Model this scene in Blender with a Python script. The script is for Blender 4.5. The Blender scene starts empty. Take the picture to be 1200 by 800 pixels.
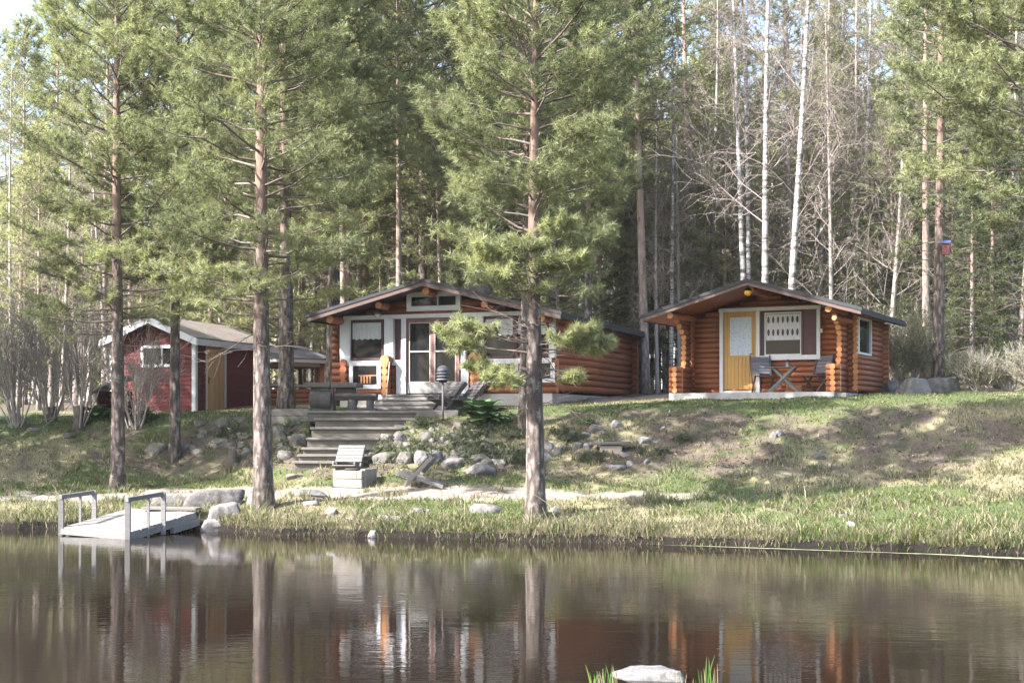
import bpy, math, random
import numpy as np
from mathutils import Vector, Matrix

SC = bpy.context.scene
COL = SC.collection
FPX, HOR, EYE = 1667.0, 495.0, 2.2
R = math.radians
rad = math.radians

# ------------------------------------------------------------------ small helpers
def link(o, parent=None):
    COL.objects.link(o)
    if parent is not None:
        o.parent = parent
    return o

def tag(o, label=None, cat=None, group=None, kind=None):
    if label: o['label'] = label
    if cat: o['category'] = cat
    if group: o['group'] = group
    if kind: o['kind'] = kind
    return o

def empty(name, loc, rz=0.0, label=None, cat=None, group=None):
    o = bpy.data.objects.new(name, None)
    o.empty_display_size = .2
    o.location = loc
    o.rotation_euler = (0, 0, rz)
    link(o)
    return tag(o, label, cat, group)

def copy_tree(o, parent=None):
    c = o.copy()
    COL.objects.link(c)
    c.parent = parent
    for ch in list(o.children):
        copy_tree(ch, c)
    return c

def at(px, py, Y):
    return Vector(((px - 600) * Y / FPX, Y, EYE - (py - HOR) * Y / FPX))

class MB:
    """collects simple solids and links them as one mesh"""
    def __init__(s):
        s.v = []; s.f = []; s.sm = []
    def add(s, vs, fs, smooth=False):
        b = len(s.v)
        s.v += [tuple(v) for v in vs]
        s.f += [tuple(i + b for i in f) for f in fs]
        s.sm += [smooth] * len(fs)
        return s
    def box(s, x0, x1, y0, y1, z0, z1, M=None):
        vs = [Vector((x, y, z)) for z in (z0, z1) for y in (y0, y1) for x in (x0, x1)]
        if M is not None: vs = [M @ v for v in vs]
        return s.add(vs, [(0, 2, 3, 1), (4, 5, 7, 6), (0, 1, 5, 4), (2, 6, 7, 3), (0, 4, 6, 2), (1, 3, 7, 5)])
    def bar(s, a, b, w, h, up=(0, 0, 1)):
        """square bar from a to b, w across, h along up"""
        a = Vector(a); b = Vector(b); d = (b - a); L = d.length; d.normalize()
        u = Vector(up); x = d.cross(u)
        if x.length < 1e-4: x = d.cross(Vector((0, 1, 0)))
        x.normalize(); u = x.cross(d)
        vs = [a + d * t * L + x * i * w / 2 + u * k * h / 2 for k in (-1, 1) for i in (-1, 1) for t in (0, 1)]
        return s.add(vs, [(0, 2, 3, 1), (4, 5, 7, 6), (0, 1, 5, 4), (2, 6, 7, 3), (0, 4, 6, 2), (1, 3, 7, 5)])
    def quadprism(s, base, top):
        """base and top: two lists of the same number of points"""
        n = len(base)
        fs = [tuple(range(n - 1, -1, -1)), tuple(range(n, 2 * n))]
        fs += [(i, (i + 1) % n, n + (i + 1) % n, n + i) for i in range(n)]
        return s.add(list(base) + list(top), fs)
    def tube(s, pts, rads, n=8, cap=True, smooth=True, squash=None):
        pts = [Vector(p) for p in pts]
        m = len(pts); vs = []
        ref = None
        for i in range(m):
            d = (pts[min(i + 1, m - 1)] - pts[max(i - 1, 0)]).normalized()
            if ref is None:
                ref = Vector((0, 0, 1)) if abs(d.z) < .9 else Vector((1, 0, 0))
            x = d.cross(ref).normalized(); y = x.cross(d)
            for k in range(n):
                a = 2 * math.pi * k / n
                vs.append(pts[i] + x * math.cos(a) * rads[i] + y * math.sin(a) * rads[i])
        fs = [(i * n + k, i * n + (k + 1) % n, (i + 1) * n + (k + 1) % n, (i + 1) * n + k) for i in range(m - 1) for k in range(n)]
        s.add(vs, fs, smooth)
        if cap:
            b = len(s.v) - len(vs)
            s.f += [tuple(b + k for k in range(n - 1, -1, -1)), tuple(b + (m - 1) * n + k for k in range(n))]
            s.sm += [False, False]
        return s
    def cyl(s, a, b, r0, r1=None, n=12, smooth=True):
        return s.tube([a, b], [r0, r0 if r1 is None else r1], n, True, smooth)
    def lathe(s, prof, n=24, c=(0, 0, 0)):
        vs = []
        for r, z in prof:
            for k in range(n):
                a = 2 * math.pi * k / n
                vs.append((c[0] + r * math.cos(a), c[1] + r * math.sin(a), c[2] + z))
        m = len(prof)
        fs = [(i * n + k, i * n + (k + 1) % n, (i + 1) * n + (k + 1) % n, (i + 1) * n + k) for i in range(m - 1) for k in range(n)]
        s.add(vs, fs, True)
        b = len(s.v) - len(vs)
        s.f += [tuple(b + k for k in range(n - 1, -1, -1)), tuple(b + (m - 1) * n + k for k in range(n))]
        s.sm += [False, False]
        return s
    def build(s, name, mat, parent=None, bev=0.0, loc=None):
        me = bpy.data.meshes.new(name)
        me.from_pydata([tuple(v) for v in s.v], [], s.f)
        me.polygons.foreach_set('use_smooth', s.sm)
        me.materials.append(mat)
        me.update()
        o = bpy.data.objects.new(name, me)
        if loc is not None: o.location = loc
        link(o, parent)
        if bev > 0:
            b = o.modifiers.new('soft', 'BEVEL'); b.width = bev; b.segments = 2; b.limit_method = 'ANGLE'; b.angle_limit = R(40)
        return o

def np_mesh(name, V, F, mat, parent=None, tint=None, smooth=False, loc=None, attr='tint'):
    """fast mesh from arrays; F is (m,3) or (m,4); tint an (n,) or (n,3) per-vertex value"""
    V = np.ascontiguousarray(V, dtype=np.float32); F = np.ascontiguousarray(F, dtype=np.int32)
    me = bpy.data.meshes.new(name)
    k = F.shape[1]
    me.vertices.add(len(V)); me.vertices.foreach_set('co', V.ravel())
    me.loops.add(F.size); me.loops.foreach_set('vertex_index', F.ravel())
    me.polygons.add(len(F))
    me.polygons.foreach_set('loop_start', np.arange(0, F.size, k, dtype=np.int32))
    me.polygons.foreach_set('loop_total', np.full(len(F), k, dtype=np.int32))
    me.polygons.foreach_set('use_smooth', np.full(len(F), smooth, dtype=bool))
    me.update(calc_edges=True)
    if tint is not None:
        t = np.asarray(tint, dtype=np.float32)
        if t.ndim == 1: t = np.stack([t, t, t], 1)
        c = np.concatenate([t, np.ones((len(t), 1), np.float32)], 1)
        a = me.color_attributes.new(attr, 'FLOAT_COLOR', 'POINT')
        a.data.foreach_set('color', c.ravel())
    me.materials.append(mat)
    o = bpy.data.objects.new(name, me)
    if loc is not None: o.location = loc
    return link(o, parent)

# ------------------------------------------------------------------ materials
class NT:
    def __init__(s, name):
        s.m = bpy.data.materials.new(name); s.m.use_nodes = True
        s.t = s.m.node_tree; s.t.nodes.clear()
        s.out = s.t.nodes.new('ShaderNodeOutputMaterial')
        s._co = {}
    def n(s, typ, **kw):
        nd = s.t.nodes.new(typ)
        for k, v in kw.items(): setattr(nd, k, v)
        return nd
    def l(s, a, b): s.t.links.new(a, b)
    def val(s, sock, v):
        if hasattr(v, 'is_linked') or isinstance(v, bpy.types.NodeSocket): s.l(v, sock)
        else: sock.default_value = v
    def coord(s, scale=(1, 1, 1), kind='Object', rot=(0, 0, 0)):
        if kind == 'World':
            src = s.n('ShaderNodeNewGeometry').outputs['Position']
        else:
            src = s.n('ShaderNodeTexCoord').outputs[kind]
        mp = s.n('ShaderNodeMapping'); mp.inputs['Scale'].default_value = scale; mp.inputs['Rotation'].default_value = rot
        s.l(src, mp.inputs['Vector'])
        return mp.outputs['Vector']
    def noise(s, vec, scale, detail=4, rough=.55, dist=0.0):
        nd = s.n('ShaderNodeTexNoise'); s.l(vec, nd.inputs['Vector'])
        nd.inputs['Scale'].default_value = scale; nd.inputs['Detail'].default_value = detail
        nd.inputs['Roughness'].default_value = rough; nd.inputs['Distortion'].default_value = dist
        return nd.outputs['Fac']
    def vor(s, vec, scale, feature='F1', out='Distance'):
        nd = s.n('ShaderNodeTexVoronoi', feature=feature); s.l(vec, nd.inputs['Vector']); nd.inputs['Scale'].default_value = scale
        return nd.outputs[out]
    def ramp(s, fac, stops, interp='LINEAR'):
        nd = s.n('ShaderNodeValToRGB'); nd.color_ramp.interpolation = interp
        e = nd.color_ramp.elements
        while len(e) < len(stops): e.new(.5)
        for i, (p, c) in enumerate(stops):
            e[i].position = p
            e[i].color = (c, c, c, 1) if isinstance(c, (int, float)) else (*c, 1)
        s.l(fac, nd.inputs['Fac'])
        return nd.outputs['Color']
    def mix(s, fac, a, b, mode='MIX'):
        nd = s.n('ShaderNodeMix', data_type='RGBA', blend_type=mode)
        s.val(nd.inputs[0], fac)
        for sock, v in ((nd.inputs[6], a), (nd.inputs[7], b)):
            if isinstance(v, tuple): sock.default_value = (*v, 1) if len(v) == 3 else v
            elif isinstance(v, (int, float)): sock.default_value = (v, v, v, 1)
            else: s.l(v, sock)
        return nd.outputs[2]
    def math(s, op, a, b=0.0):
        nd = s.n('ShaderNodeMath', operation=op)
        s.val(nd.inputs[0], a); s.val(nd.inputs[1], b)
        return nd.outputs[0]
    def island(s):
        return s.n('ShaderNodeNewGeometry').outputs['Random Per Island']
    def attr(s, name):
        return s.n('ShaderNodeAttribute', attribute_name=name).outputs['Color']
    def bump(s, h, strength=.5, dist=.02):
        nd = s.n('ShaderNodeBump'); nd.inputs['Strength'].default_value = strength; nd.inputs['Distance'].default_value = dist
        s.l(h, nd.inputs['Height'])
        return nd.outputs['Normal']
    def pbr(s, col, rough=.7, normal=None, metal=0.0, spec=.5, coat=0.0, **kw):
        p = s.n('ShaderNodeBsdfPrincipled')
        if isinstance(col, tuple): p.inputs['Base Color'].default_value = (*col, 1)
        else: s.l(col, p.inputs['Base Color'])
        s.val(p.inputs['Roughness'], rough)
        p.inputs['Metallic'].default_value = metal
        p.inputs['Specular IOR Level'].default_value = spec
        p.inputs['Coat Weight'].default_value = coat
        for k, v in kw.items(): p.inputs[k].default_value = v
        if normal is not None: s.l(normal, p.inputs['Normal'])
        s.l(p.outputs[0], s.out.inputs['Surface'])
        return s.m

def wood(name, c1, c2, stretch=(1, 14, 14), scale=2.0, rough=.65, island=.25, bump=.3, coat=0.0, grime=None):
    t = NT(name)
    v = t.coord(stretch)
    g = t.noise(v, scale * 1.3, 6, .6, .3)
    col = t.mix(t.ramp(g, [(.3, 0.0), (.72, 1.0)]), c1, c2)
    big = t.noise(t.coord((1, 1, 1)), 1.7, 3)
    col = t.mix(t.math('MULTIPLY', big, .55), col, tuple(x * .6 for x in c1))
    if island:
        col = t.mix(1.0, col, t.ramp(t.island(), [(0, 1 - island), (1, 1 + island * .6)]), 'MULTIPLY')
    if grime:
        gm = t.ramp(t.noise(t.coord((1, 1, 1)), 4.5, 5, .65), [(.48, 0.0), (.66, 1.0)])
        col = t.mix(t.math('MULTIPLY', gm, .7), col, grime)
    return t.pbr(col, rough, t.bump(g, bump, .012), coat=coat)

M = {}
M['log_x'] = wood('log_stain_x', (.23, .066, .02), (.36, .12, .04), (.6, 9, 9), 2.2, .55, .3)
M['log_y'] = wood('log_stain_y', (.22, .063, .021), (.35, .115, .042), (9, .6, 9), 2.2, .55, .3)
M['log_house_x'] = wood('house_log_x', (.23, .065, .02), (.36, .117, .04), (.6, 9, 9), 2.2, .5, .3)
M['log_house_y'] = wood('house_log_y', (.25, .072, .025), (.38, .125, .048), (9, .6, 9), 2.2, .5, .3)  # slightly lighter than the front logs, lifting the shaded side wall by colour
M['log_end'] = wood('lit_log_end_grain', (.55, .22, .075), (.68, .31, .12), (6, 6, 6), 3, .6, .25)  # cut ends coloured paler than the logs; their sunlight is in the colour
M['pale_log'] = wood('pale_log', (.45, .19, .075), (.58, .27, .12), (1, 9, 9), 2.2, .6, .3)
M['white'] = wood('white_paint', (.60, .62, .66), (.72, .73, .75), (3, 3, 12), 2, .5, .06, .1)
M['cream'] = wood('cream_paint', (.52, .49, .43), (.64, .61, .54), (3, 3, 12), 2, .5, .06, .1)
M['brown_trim'] = wood('brown_trim', (.085, .052, .045), (.14, .085, .072), (1, 8, 8), 2, .6, .15)
M['purple_frame'] = wood('plum_frame', (.19, .09, .085), (.25, .125, .115), (6, 6, 1), 2, .55, .1)
M['maroon'] = wood('maroon_board', (.055, .018, .02), (.09, .03, .03), (6, 6, 1), 2, .6, .2)
M['red_wall'] = wood('falu_red', (.095, .012, .012), (.155, .021, .02), (.7, .7, 16), 2, .8, .22, .3)
M['door_wood'] = wood('shed_door_wood', (.50, .30, .14), (.62, .39, .19), (14, 14, .8), 2, .6, .2)
M['yellow_door'] = wood('yellow_door', (.47, .25, .05), (.56, .32, .08), (14, 14, .8), 2, .45, .12, .15)
M['grey_wood'] = wood('weathered_wood', (.15, .14, .135), (.27, .255, .245), (1, 10, 10), 2.5, .8, .35, .5)
M['grey_wood_y'] = wood('weathered_wood_y', (.23, .21, .20), (.40, .38, .37), (10, 1, 10), 2.5, .8, .35, .5)
M['dark_wood'] = wood('dark_weathered', (.075, .065, .062), (.14, .125, .12), (1, 10, 10), 2.5, .8, .3, .4)
M['slate_wood'] = wood('slate_paint_wood', (.11, .11, .13), (.19, .19, .22), (1, 10, 10), 2.5, .7, .25, .3)
M['table_wood'] = wood('table_wood', (.10, .09, .08), (.20, .185, .17), (1, 9, 9), 2.5, .8, .3, .5, grime=(.06, .06, .045))
M['sleeper'] = wood('old_sleeper', (.15, .13, .115), (.27, .25, .225), (1, 9, 9), 2.5, .85, .3, .6, grime=(.07, .08, .035))

def plain(name, c, rough=.5, metal=0.0, vary=.2, scale=8, bump=0.0, **kw):
    t = NT(name)
    nz = t.noise(t.coord(), scale, 4)
    col = t.mix(nz, tuple(x * (1 - vary) for x in c), tuple(min(1, x * (1 + vary)) for x in c))
    return t.pbr(col, rough, t.bump(nz, bump, .02) if bump else None, metal, **kw)

M['black_metal'] = plain('black_metal', (.025, .025, .027), .45, .6)
M['grey_metal'] = plain('grey_metal', (.22, .23, .25), .45, .7)
M['dark_gap'] = plain('dark_interior', (.02, .018, .018), .9)
M['amber_glass'] = plain('amber_glass', (.75, .40, .04), .15, 0, .05)
M['lamp_white'] = plain('frosted_glass', (.55, .55, .56), .2)
M['blue_paint'] = plain('blue_paint', (.07, .11, .26), .5)
M['red_paint'] = plain('red_paint', (.16, .04, .045), .6)
M['brick'] = plain('chimney_render', (.10, .085, .08), .9, 0, .3, 14, .3)

def glass_mat(name, base=(.012, .013, .015), rough=.05):
    t = NT(name)
    nz = t.noise(t.coord(), .8, 2)
    return t.pbr(base, rough, t.bump(nz, .06, .05), spec=.13)
M['glass'] = glass_mat('window_glass')

def lace_mat(name, c=(.62, .64, .68), holes=None, scale=26):
    t = NT(name)
    v = t.coord((1, 1, 1))
    w = t.vor(v, scale)
    col = t.mix(t.ramp(w, [(.15, 0.0), (.45, 1.0)]), tuple(x * .62 for x in c), c)
    big = t.noise(t.coord((3, 3, .6)), 5, 3)
    col = t.mix(t.math('MULTIPLY', big, .4), col, tuple(x * .55 for x in c))
    return t.pbr(col, .8)
M['lace'] = lace_mat('white_lace')
M['lace_blue'] = lace_mat('printed_lace', (.56, .63, .72), scale=17)

def concrete(name, c=(.42, .41, .40), grime=(.22, .21, .19), rough=.9):
    t = NT(name)
    a = t.noise(t.coord(), 3, 5, .6); b = t.noise(t.coord((1, 1, .3)), 22, 4, .6)
    col = t.mix(t.ramp(a, [(.35, 0.0), (.7, 1.0)]), c, grime)
    col = t.mix(t.math('MULTIPLY', b, .5), col, tuple(x * .7 for x in c))
    return t.pbr(col, rough, t.bump(b, .4, .01))
M['concrete'] = concrete('concrete')
M['foundation'] = concrete('pale_foundation', (.52, .49, .46), (.33, .31, .28))
M['fire_block'] = concrete('fire_block', (.265, .23, .19), (.17, .15, .13))

def roof_mat(name, c1, c2, moss=None, mossamt=(.45, .65)):
    t = NT(name)
    a = t.noise(t.coord((1, 1, 1)), 40, 4, .7); b = t.noise(t.coord((1, 1, 1)), 3.0, 5, .65)
    col = t.mix(a, c1, c2)
    if moss: col = t.mix(t.ramp(b, [(mossamt[0], 0.0), (mossamt[1], 1.0)]), col, t.mix(t.noise(t.coord(), 18, 4, .7), moss, tuple(x * .45 for x in moss)))
    return t.pbr(col, .9, t.bump(a, .4, .01))
M['felt'] = roof_mat('black_felt', (.022, .022, .026), (.05, .05, .055), (.09, .08, .065), (.6, .85))
M['felt_litter'] = roof_mat('littered_felt', (.16, .14, .125), (.26, .235, .21), (.22, .17, .12), (.40, .62))
M['felt_grey'] = roof_mat('grey_felt', (.12, .12, .13), (.18, .18, .20), (.20, .17, .13), (.6, .8))

def rock_mat(name, c1, c2, moss=.0):
    t = NT(name)
    oi = t.n('ShaderNodeObjectInfo').outputs['Random']
    v = t.coord()
    a = t.noise(v, 5, 6, .65); b = t.noise(v, 45, 3, .6); li = t.vor(v, 9)
    col = t.mix(t.ramp(a, [(.3, 0.0), (.7, 1.0)]), c1, c2)
    col = t.mix(t.math('MULTIPLY', b, .45), col, tuple(x * .45 for x in c1))
    col = t.mix(t.ramp(t.noise(v, 8, 4, .7), [(.56, 0.0), (.68, .6)]), col, (.32, .32, .285))
    col = t.mix(t.ramp(t.noise(t.coord((1, 1, 1), 'Object'), 2.2, 5, .7, 1.2), [(.49, 0.0), (.50, .75), (.515, 0.0)]), col, (.04, .036, .033))
    if moss:
        nz = t.n('ShaderNodeSeparateXYZ'); t.l(t.n('ShaderNodeNewGeometry').outputs['Normal'], nz.inputs[0])
        mm = t.math('MULTIPLY', t.ramp(nz.outputs[2], [(.2, 0.0), (.8, 1.0)]), t.ramp(t.noise(v, 3.5, 5, .65), [(.62 - moss * .3, 0.0), (.75 - moss * .3, 1.0)]))
        col = t.mix(mm, col, (.10, .105, .04))
    col = t.mix(1.0, col, t.ramp(oi, [(0, .72), (1, 1.2)]), 'MULTIPLY')
    return t.pbr(col, .88, t.bump(t.mix(.35, a, b), .55, .05))
M['rock'] = rock_mat('granite', (.135, .122, .118), (.235, .215, .21))
M['rock_pale'] = rock_mat('pale_granite', (.165, .15, .148), (.275, .255, .25))
M['rock_near'] = rock_mat('near_rock', (.105, .10, .10), (.19, .18, .178))
M['rock_moss'] = rock_mat('mossy_granite', (.115, .10, .092), (.21, .19, .18), .6)

def bark_mat(name, low1, low2, hi1, hi2, z0, z1):
    t = NT(name)
    v = t.coord((1, 1, .28)); z = t.n('ShaderNodeSeparateXYZ'); t.l(t.coord(), z.inputs[0])
    pl = t.vor(v, 11); fine = t.noise(t.coord((1, 1, .35)), 30, 5, .65)
    h = t.mix(.4, pl, fine)
    lo = t.mix(t.ramp(h, [(.30, 1.0), (.56, 0.0)]), low2, low1)
    fl = t.noise(t.coord((1, 1, .5)), 9, 5, .7)
    hi = t.mix(t.ramp(fl, [(.35, 0.0), (.65, 1.0)]), hi1, hi2)
    mr = t.n('ShaderNodeMapRange'); mr.inputs[1].default_value = z0; mr.inputs[2].default_value = z1
    t.l(t.math('ADD', z.outputs[2], t.math('MULTIPLY', t.noise(t.coord(), 1.2, 3), 1.2)), mr.inputs[0])
    col = t.mix(mr.outputs[0], lo, hi)
    lich = t.ramp(t.noise(t.coord(), 6, 5, .7), [(.55, 0.0), (.68, .7)])
    col = t.mix(t.math('MULTIPLY', lich, t.math('SUBTRACT', 1.0, mr.outputs[0])), col, (.30, .30, .27))
    return t.pbr(col, .9, t.bump(h, .8, .03))
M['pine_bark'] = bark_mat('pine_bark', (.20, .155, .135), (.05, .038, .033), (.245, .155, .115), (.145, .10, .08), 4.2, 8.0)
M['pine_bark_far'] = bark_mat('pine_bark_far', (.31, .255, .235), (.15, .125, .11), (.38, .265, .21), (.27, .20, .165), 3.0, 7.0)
def limb_mat():
    t = NT('pine_limb')
    col = t.mix(t.ramp(t.island(), [(.2, 0.0), (.8, 1.0)]), (.15, .10, .075), (.23, .195, .17))
    col = t.mix(t.noise(t.coord(), 9, 3), col, (.09, .07, .06))
    return t.pbr(col, .9)
M['limb'] = limb_mat()
M['dead_twig'] = plain('dead_twig', (.21, .185, .165), .9, 0, .35, 6)
M['shrub_stem'] = plain('shrub_stem', (.33, .285, .26), .9, 0, .4, 5)

def birch_mat():
    t = NT('birch_bark')
    v = t.coord((.6, .6, 3.2))
    a = t.noise(v, 2.6, 5, .7, .6)
    col = t.mix(t.ramp(a, [(.47, 0.0), (.57, 1.0)]), (.42, .415, .415), (.06, .052, .048))
    b = t.noise(t.coord((1, 1, 9)), 5, 3)
    col = t.mix(t.math('MULTIPLY', b, .35), col, (.35, .30, .27))
    z = t.n('ShaderNodeSeparateXYZ'); t.l(t.coord(), z.inputs[0])
    lowk = t.ramp(t.math('DIVIDE', z.outputs[2], 3.0), [(.2, 1.0), (.7, 0.0)])
    col = t.mix(t.math('MULTIPLY', lowk, t.ramp(t.noise(t.coord((1, 1, .4)), 7, 4), [(.4, 0.0), (.55, 1.0)])), col, (.07, .06, .055))
    return t.pbr(col, .75, t.bump(a, .3, .01))
M['birch_bark'] = birch_mat()
M['birch_twig'] = plain('birch_twig', (.27, .22, .20), .85, 0, .35, 4)

def leaf_mat(name, dark, light, trans=.35, gloss=.08):
    t = NT(name)
    col = t.mix(t.attr('tint'), dark, light)
    col = t.mix(1.0, col, t.ramp(t.island(), [(0, .72), (1, 1.25)]), 'MULTIPLY')
    d = t.n('ShaderNodeBsdfDiffuse'); t.l(col, d.inputs['Color'])
    tr = t.n('ShaderNodeBsdfTranslucent'); t.l(t.mix(1.0, col, (1.06, 1.1, .75), 'MULTIPLY'), tr.inputs['Color'])
    m1 = t.n('ShaderNodeMixShader'); m1.inputs[0].default_value = trans
    t.l(d.outputs[0], m1.inputs[1]); t.l(tr.outputs[0], m1.inputs[2])
    g = t.n('ShaderNodeBsdfGlossy'); g.inputs['Roughness'].default_value = .6
    g.inputs['Color'].default_value = (.8, .85, .75, 1)
    m2 = t.n('ShaderNodeMixShader'); m2.inputs[0].default_value = gloss
    t.l(m1.outputs[0], m2.inputs[1]); t.l(g.outputs[0], m2.inputs[2])
    t.l(m2.outputs[0], t.out.inputs['Surface'])
    return t.m
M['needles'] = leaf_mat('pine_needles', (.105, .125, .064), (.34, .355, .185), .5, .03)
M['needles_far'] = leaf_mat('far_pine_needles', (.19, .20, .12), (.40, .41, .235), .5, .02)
M['needles_spruce'] = leaf_mat('spruce_needles', (.07, .09, .045), (.18, .20, .09), .45, .02)
M['leaf_green'] = leaf_mat('broad_leaf', (.03, .075, .02), (.09, .17, .045), .3)
M['leaf_bud'] = leaf_mat('spring_leaf', (.10, .12, .035), (.24, .25, .08), .45)
M['grass_blade'] = None

def grass_mat():
    t = NT('grass_blade')
    col = t.attr('tint')
    col = t.mix(1.0, col, t.ramp(t.island(), [(0, .65), (1, 1.3)]), 'MULTIPLY')
    d = t.n('ShaderNodeBsdfDiffuse'); t.l(col, d.inputs['Color'])
    tr = t.n('ShaderNodeBsdfTranslucent'); t.l(col, tr.inputs['Color'])
    m1 = t.n('ShaderNodeMixShader'); m1.inputs[0].default_value = .4
    t.l(d.outputs[0], m1.inputs[1]); t.l(tr.outputs[0], m1.inputs[2])
    t.l(m1.outputs[0], t.out.inputs['Surface'])
    return t.m
M['grass_blade'] = grass_mat()

# ------------------------------------------------------------------ terrain
_SX = [(-14, 29.6), (-10.4, 29.3), (-8.5, 29.6), (-7.2, 29.55), (-6.2, 29.0), (-5.3, 28.2), (-4.6, 27.8), (-1.6, 26.8), (.65, 26.2), (3.05, 25.5), (5.2, 24.8), (7.2, 24.1), (8.5, 23.6), (14, 22.0), (40, 18), (80, 16)]
SXx = np.array([-80, -40] + [p[0] for p in _SX], float); SXy = np.array([34, 31.5] + [p[1] for p in _SX], float)
def vnoise(x, y, seed=0):
    """smooth value noise on arrays, 0..1"""
    x = np.asarray(x, float); y = np.asarray(y, float)
    xi = np.floor(x).astype(np.int64); yi = np.floor(y).astype(np.int64); xf = x - xi; yf = y - yi
    def h(a, b):
        n = (a * 374761393 + b * 668265263 + seed * 974634777) & 0x7fffffff
        n = ((n ^ (n >> 13)) * 1274126177) & 0x7fffffff
        return ((n ^ (n >> 16)) & 0xffff) / 65535.0
    u = xf * xf * (3 - 2 * xf); v = yf * yf * (3 - 2 * yf)
    return (h(xi, yi) * (1 - u) + h(xi + 1, yi) * u) * (1 - v) + (h(xi, yi + 1) * (1 - u) + h(xi + 1, yi + 1) * u) * v
def fbm(x, y, seed=0, o=4):
    s = 0; a = .5
    for i in range(o):
        s = s + a * vnoise(np.asarray(x) * 2 ** i, np.asarray(y) * 2 ** i, seed + i); a *= .5
    return s / (1 - .5 ** o)
def sstep(a, b, x):
    t = np.clip((x - a) / (b - a), 0, 1); return t * t * (3 - 2 * t)
def shore(x):
    return np.interp(x, SXx, SXy) + (fbm(np.asarray(x) * 1.3, np.asarray(x) * 0 + 3.3, 5) - .5) * .55
def crest(x):
    yc = np.interp(x, [-30, -10, -6, -2, 2, 6, 12, 40], [38, 36.6, 36.0, 35.6, 35.3, 34.4, 33.4, 31])
    zc = np.interp(x, [-30, -12, -8, -4, 0, 3, 6, 9, 14, 40], [2.1, 2.25, 2.38, 2.45, 2.52, 2.66, 2.72, 2.78, 2.85, 3.0])
    return yc, zc
def gz_base(x, y, rough=True):
    x = np.asarray(x, float); y = np.asarray(y, float)
    ys = shore(x); s = y - ys; yc, zc = crest(x)
    flat = np.interp(s, [-3, -.6, -.12, .0, .06, .2, .9, 2.2, 3.6, 4.6], [-1.1, -.45, -.25, -.04, .14, .20, .35, .53, .69, .82])
    sl0 = ys + 4.4
    t = np.clip((y - sl0) / (yc - sl0), 0, 1)
    tt = t * t * (3 - 2 * t) * .55 + t * .45
    zz = flat + (zc - .82) * tt
    past = np.clip(y - yc, 0, None)
    zz = zz + np.interp(past, [0, 10, 30, 90, 400], [0, .42, .95, 2.2, 9])
    # the near bank, below the frame
    near = 11.3 - y
    zz = np.where(y < 16, np.interp(near, [-4.5, -1, 0, .6, 3, 10, 60], [-1.1, -.5, -.1, .12, .4, .7, 2]), zz)
    if rough:
        amp = np.clip(s / 1.5, 0, 1) * (y > 16)
        on = np.clip((t > 0) * (1 - np.abs(2 * t - 1)), 0, 1)
        flatten = 1 - .85 * ((np.abs(x + 3.2) < 3.4) & (y > 35.6) & (y < 40))
        zz = zz + (fbm(x * .55, y * .55, 11) - .5) * .16 * amp * flatten + (fbm(x * 2.3, y * 2.3, 17) - .5) * (.11 + .15 * on) * amp * flatten
    return zz
def _rows():
    out = []
    for px, py in ((430, 490), (430, 498), (420, 511), (415, 522), (405, 531), (395, 539), (385, 550)):
        ys = np.arange(26, 45, .02); xs = (px - 600) * ys / FPX; rz = EYE - (py - HOR) * ys / FPX
        h = np.where(gz_base(xs, ys, False) >= rz)[0]; out.append(float(ys[h[0]]) if len(h) else 36.0)
    return out
STEPY = _rows()
STEPY[0] = max(STEPY[0], STEPY[1] + .45)
def gz(x, y, rough=True):
    z = gz_base(x, y, rough)
    x = np.asarray(x, float); y = np.asarray(y, float)
    px = 600 + x * FPX / np.maximum(y, 1)
    ya, yb = STEPY[-1], STEPY[0]
    lo = np.interp(y, [ya, yb], [348, 366]); hi = np.interp(y, [ya, yb], [422, 488])
    k = sstep(lo - 4, lo + 8, px) * (1 - sstep(hi - 8, hi + 4, px)) * sstep(ya + .02, ya + .2, y) * (1 - sstep(yb + .6, yb + 1.2, y))
    z = z - .42 * k
    # the terrace is level
    kt = sstep(-6.0, -5.6, x) * (1 - sstep(-1.3, -.9, x)) * sstep(yb - .1, yb + .3, y) * (1 - sstep(38.6, 39.4, y))
    return z * (1 - kt) + np.minimum(z, 2.3) * kt
def gz1(x, y): return float(gz(np.array([x]), np.array([y]))[0])
def on_ground(px, py, y0=20, y1=75):
    ys = np.arange(y0, y1, .03)
    xs = (px - 600) * ys / FPX; rz = EYE - (py - HOR) * ys / FPX
    hit = np.where(gz(xs, ys) >= rz)[0]
    i = hit[0] if len(hit) else len(ys) - 1
    return Vector((xs[i], ys[i], gz1(xs[i], ys[i])))
def place(px, py, **k): return on_ground(px, py, **k)

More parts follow.
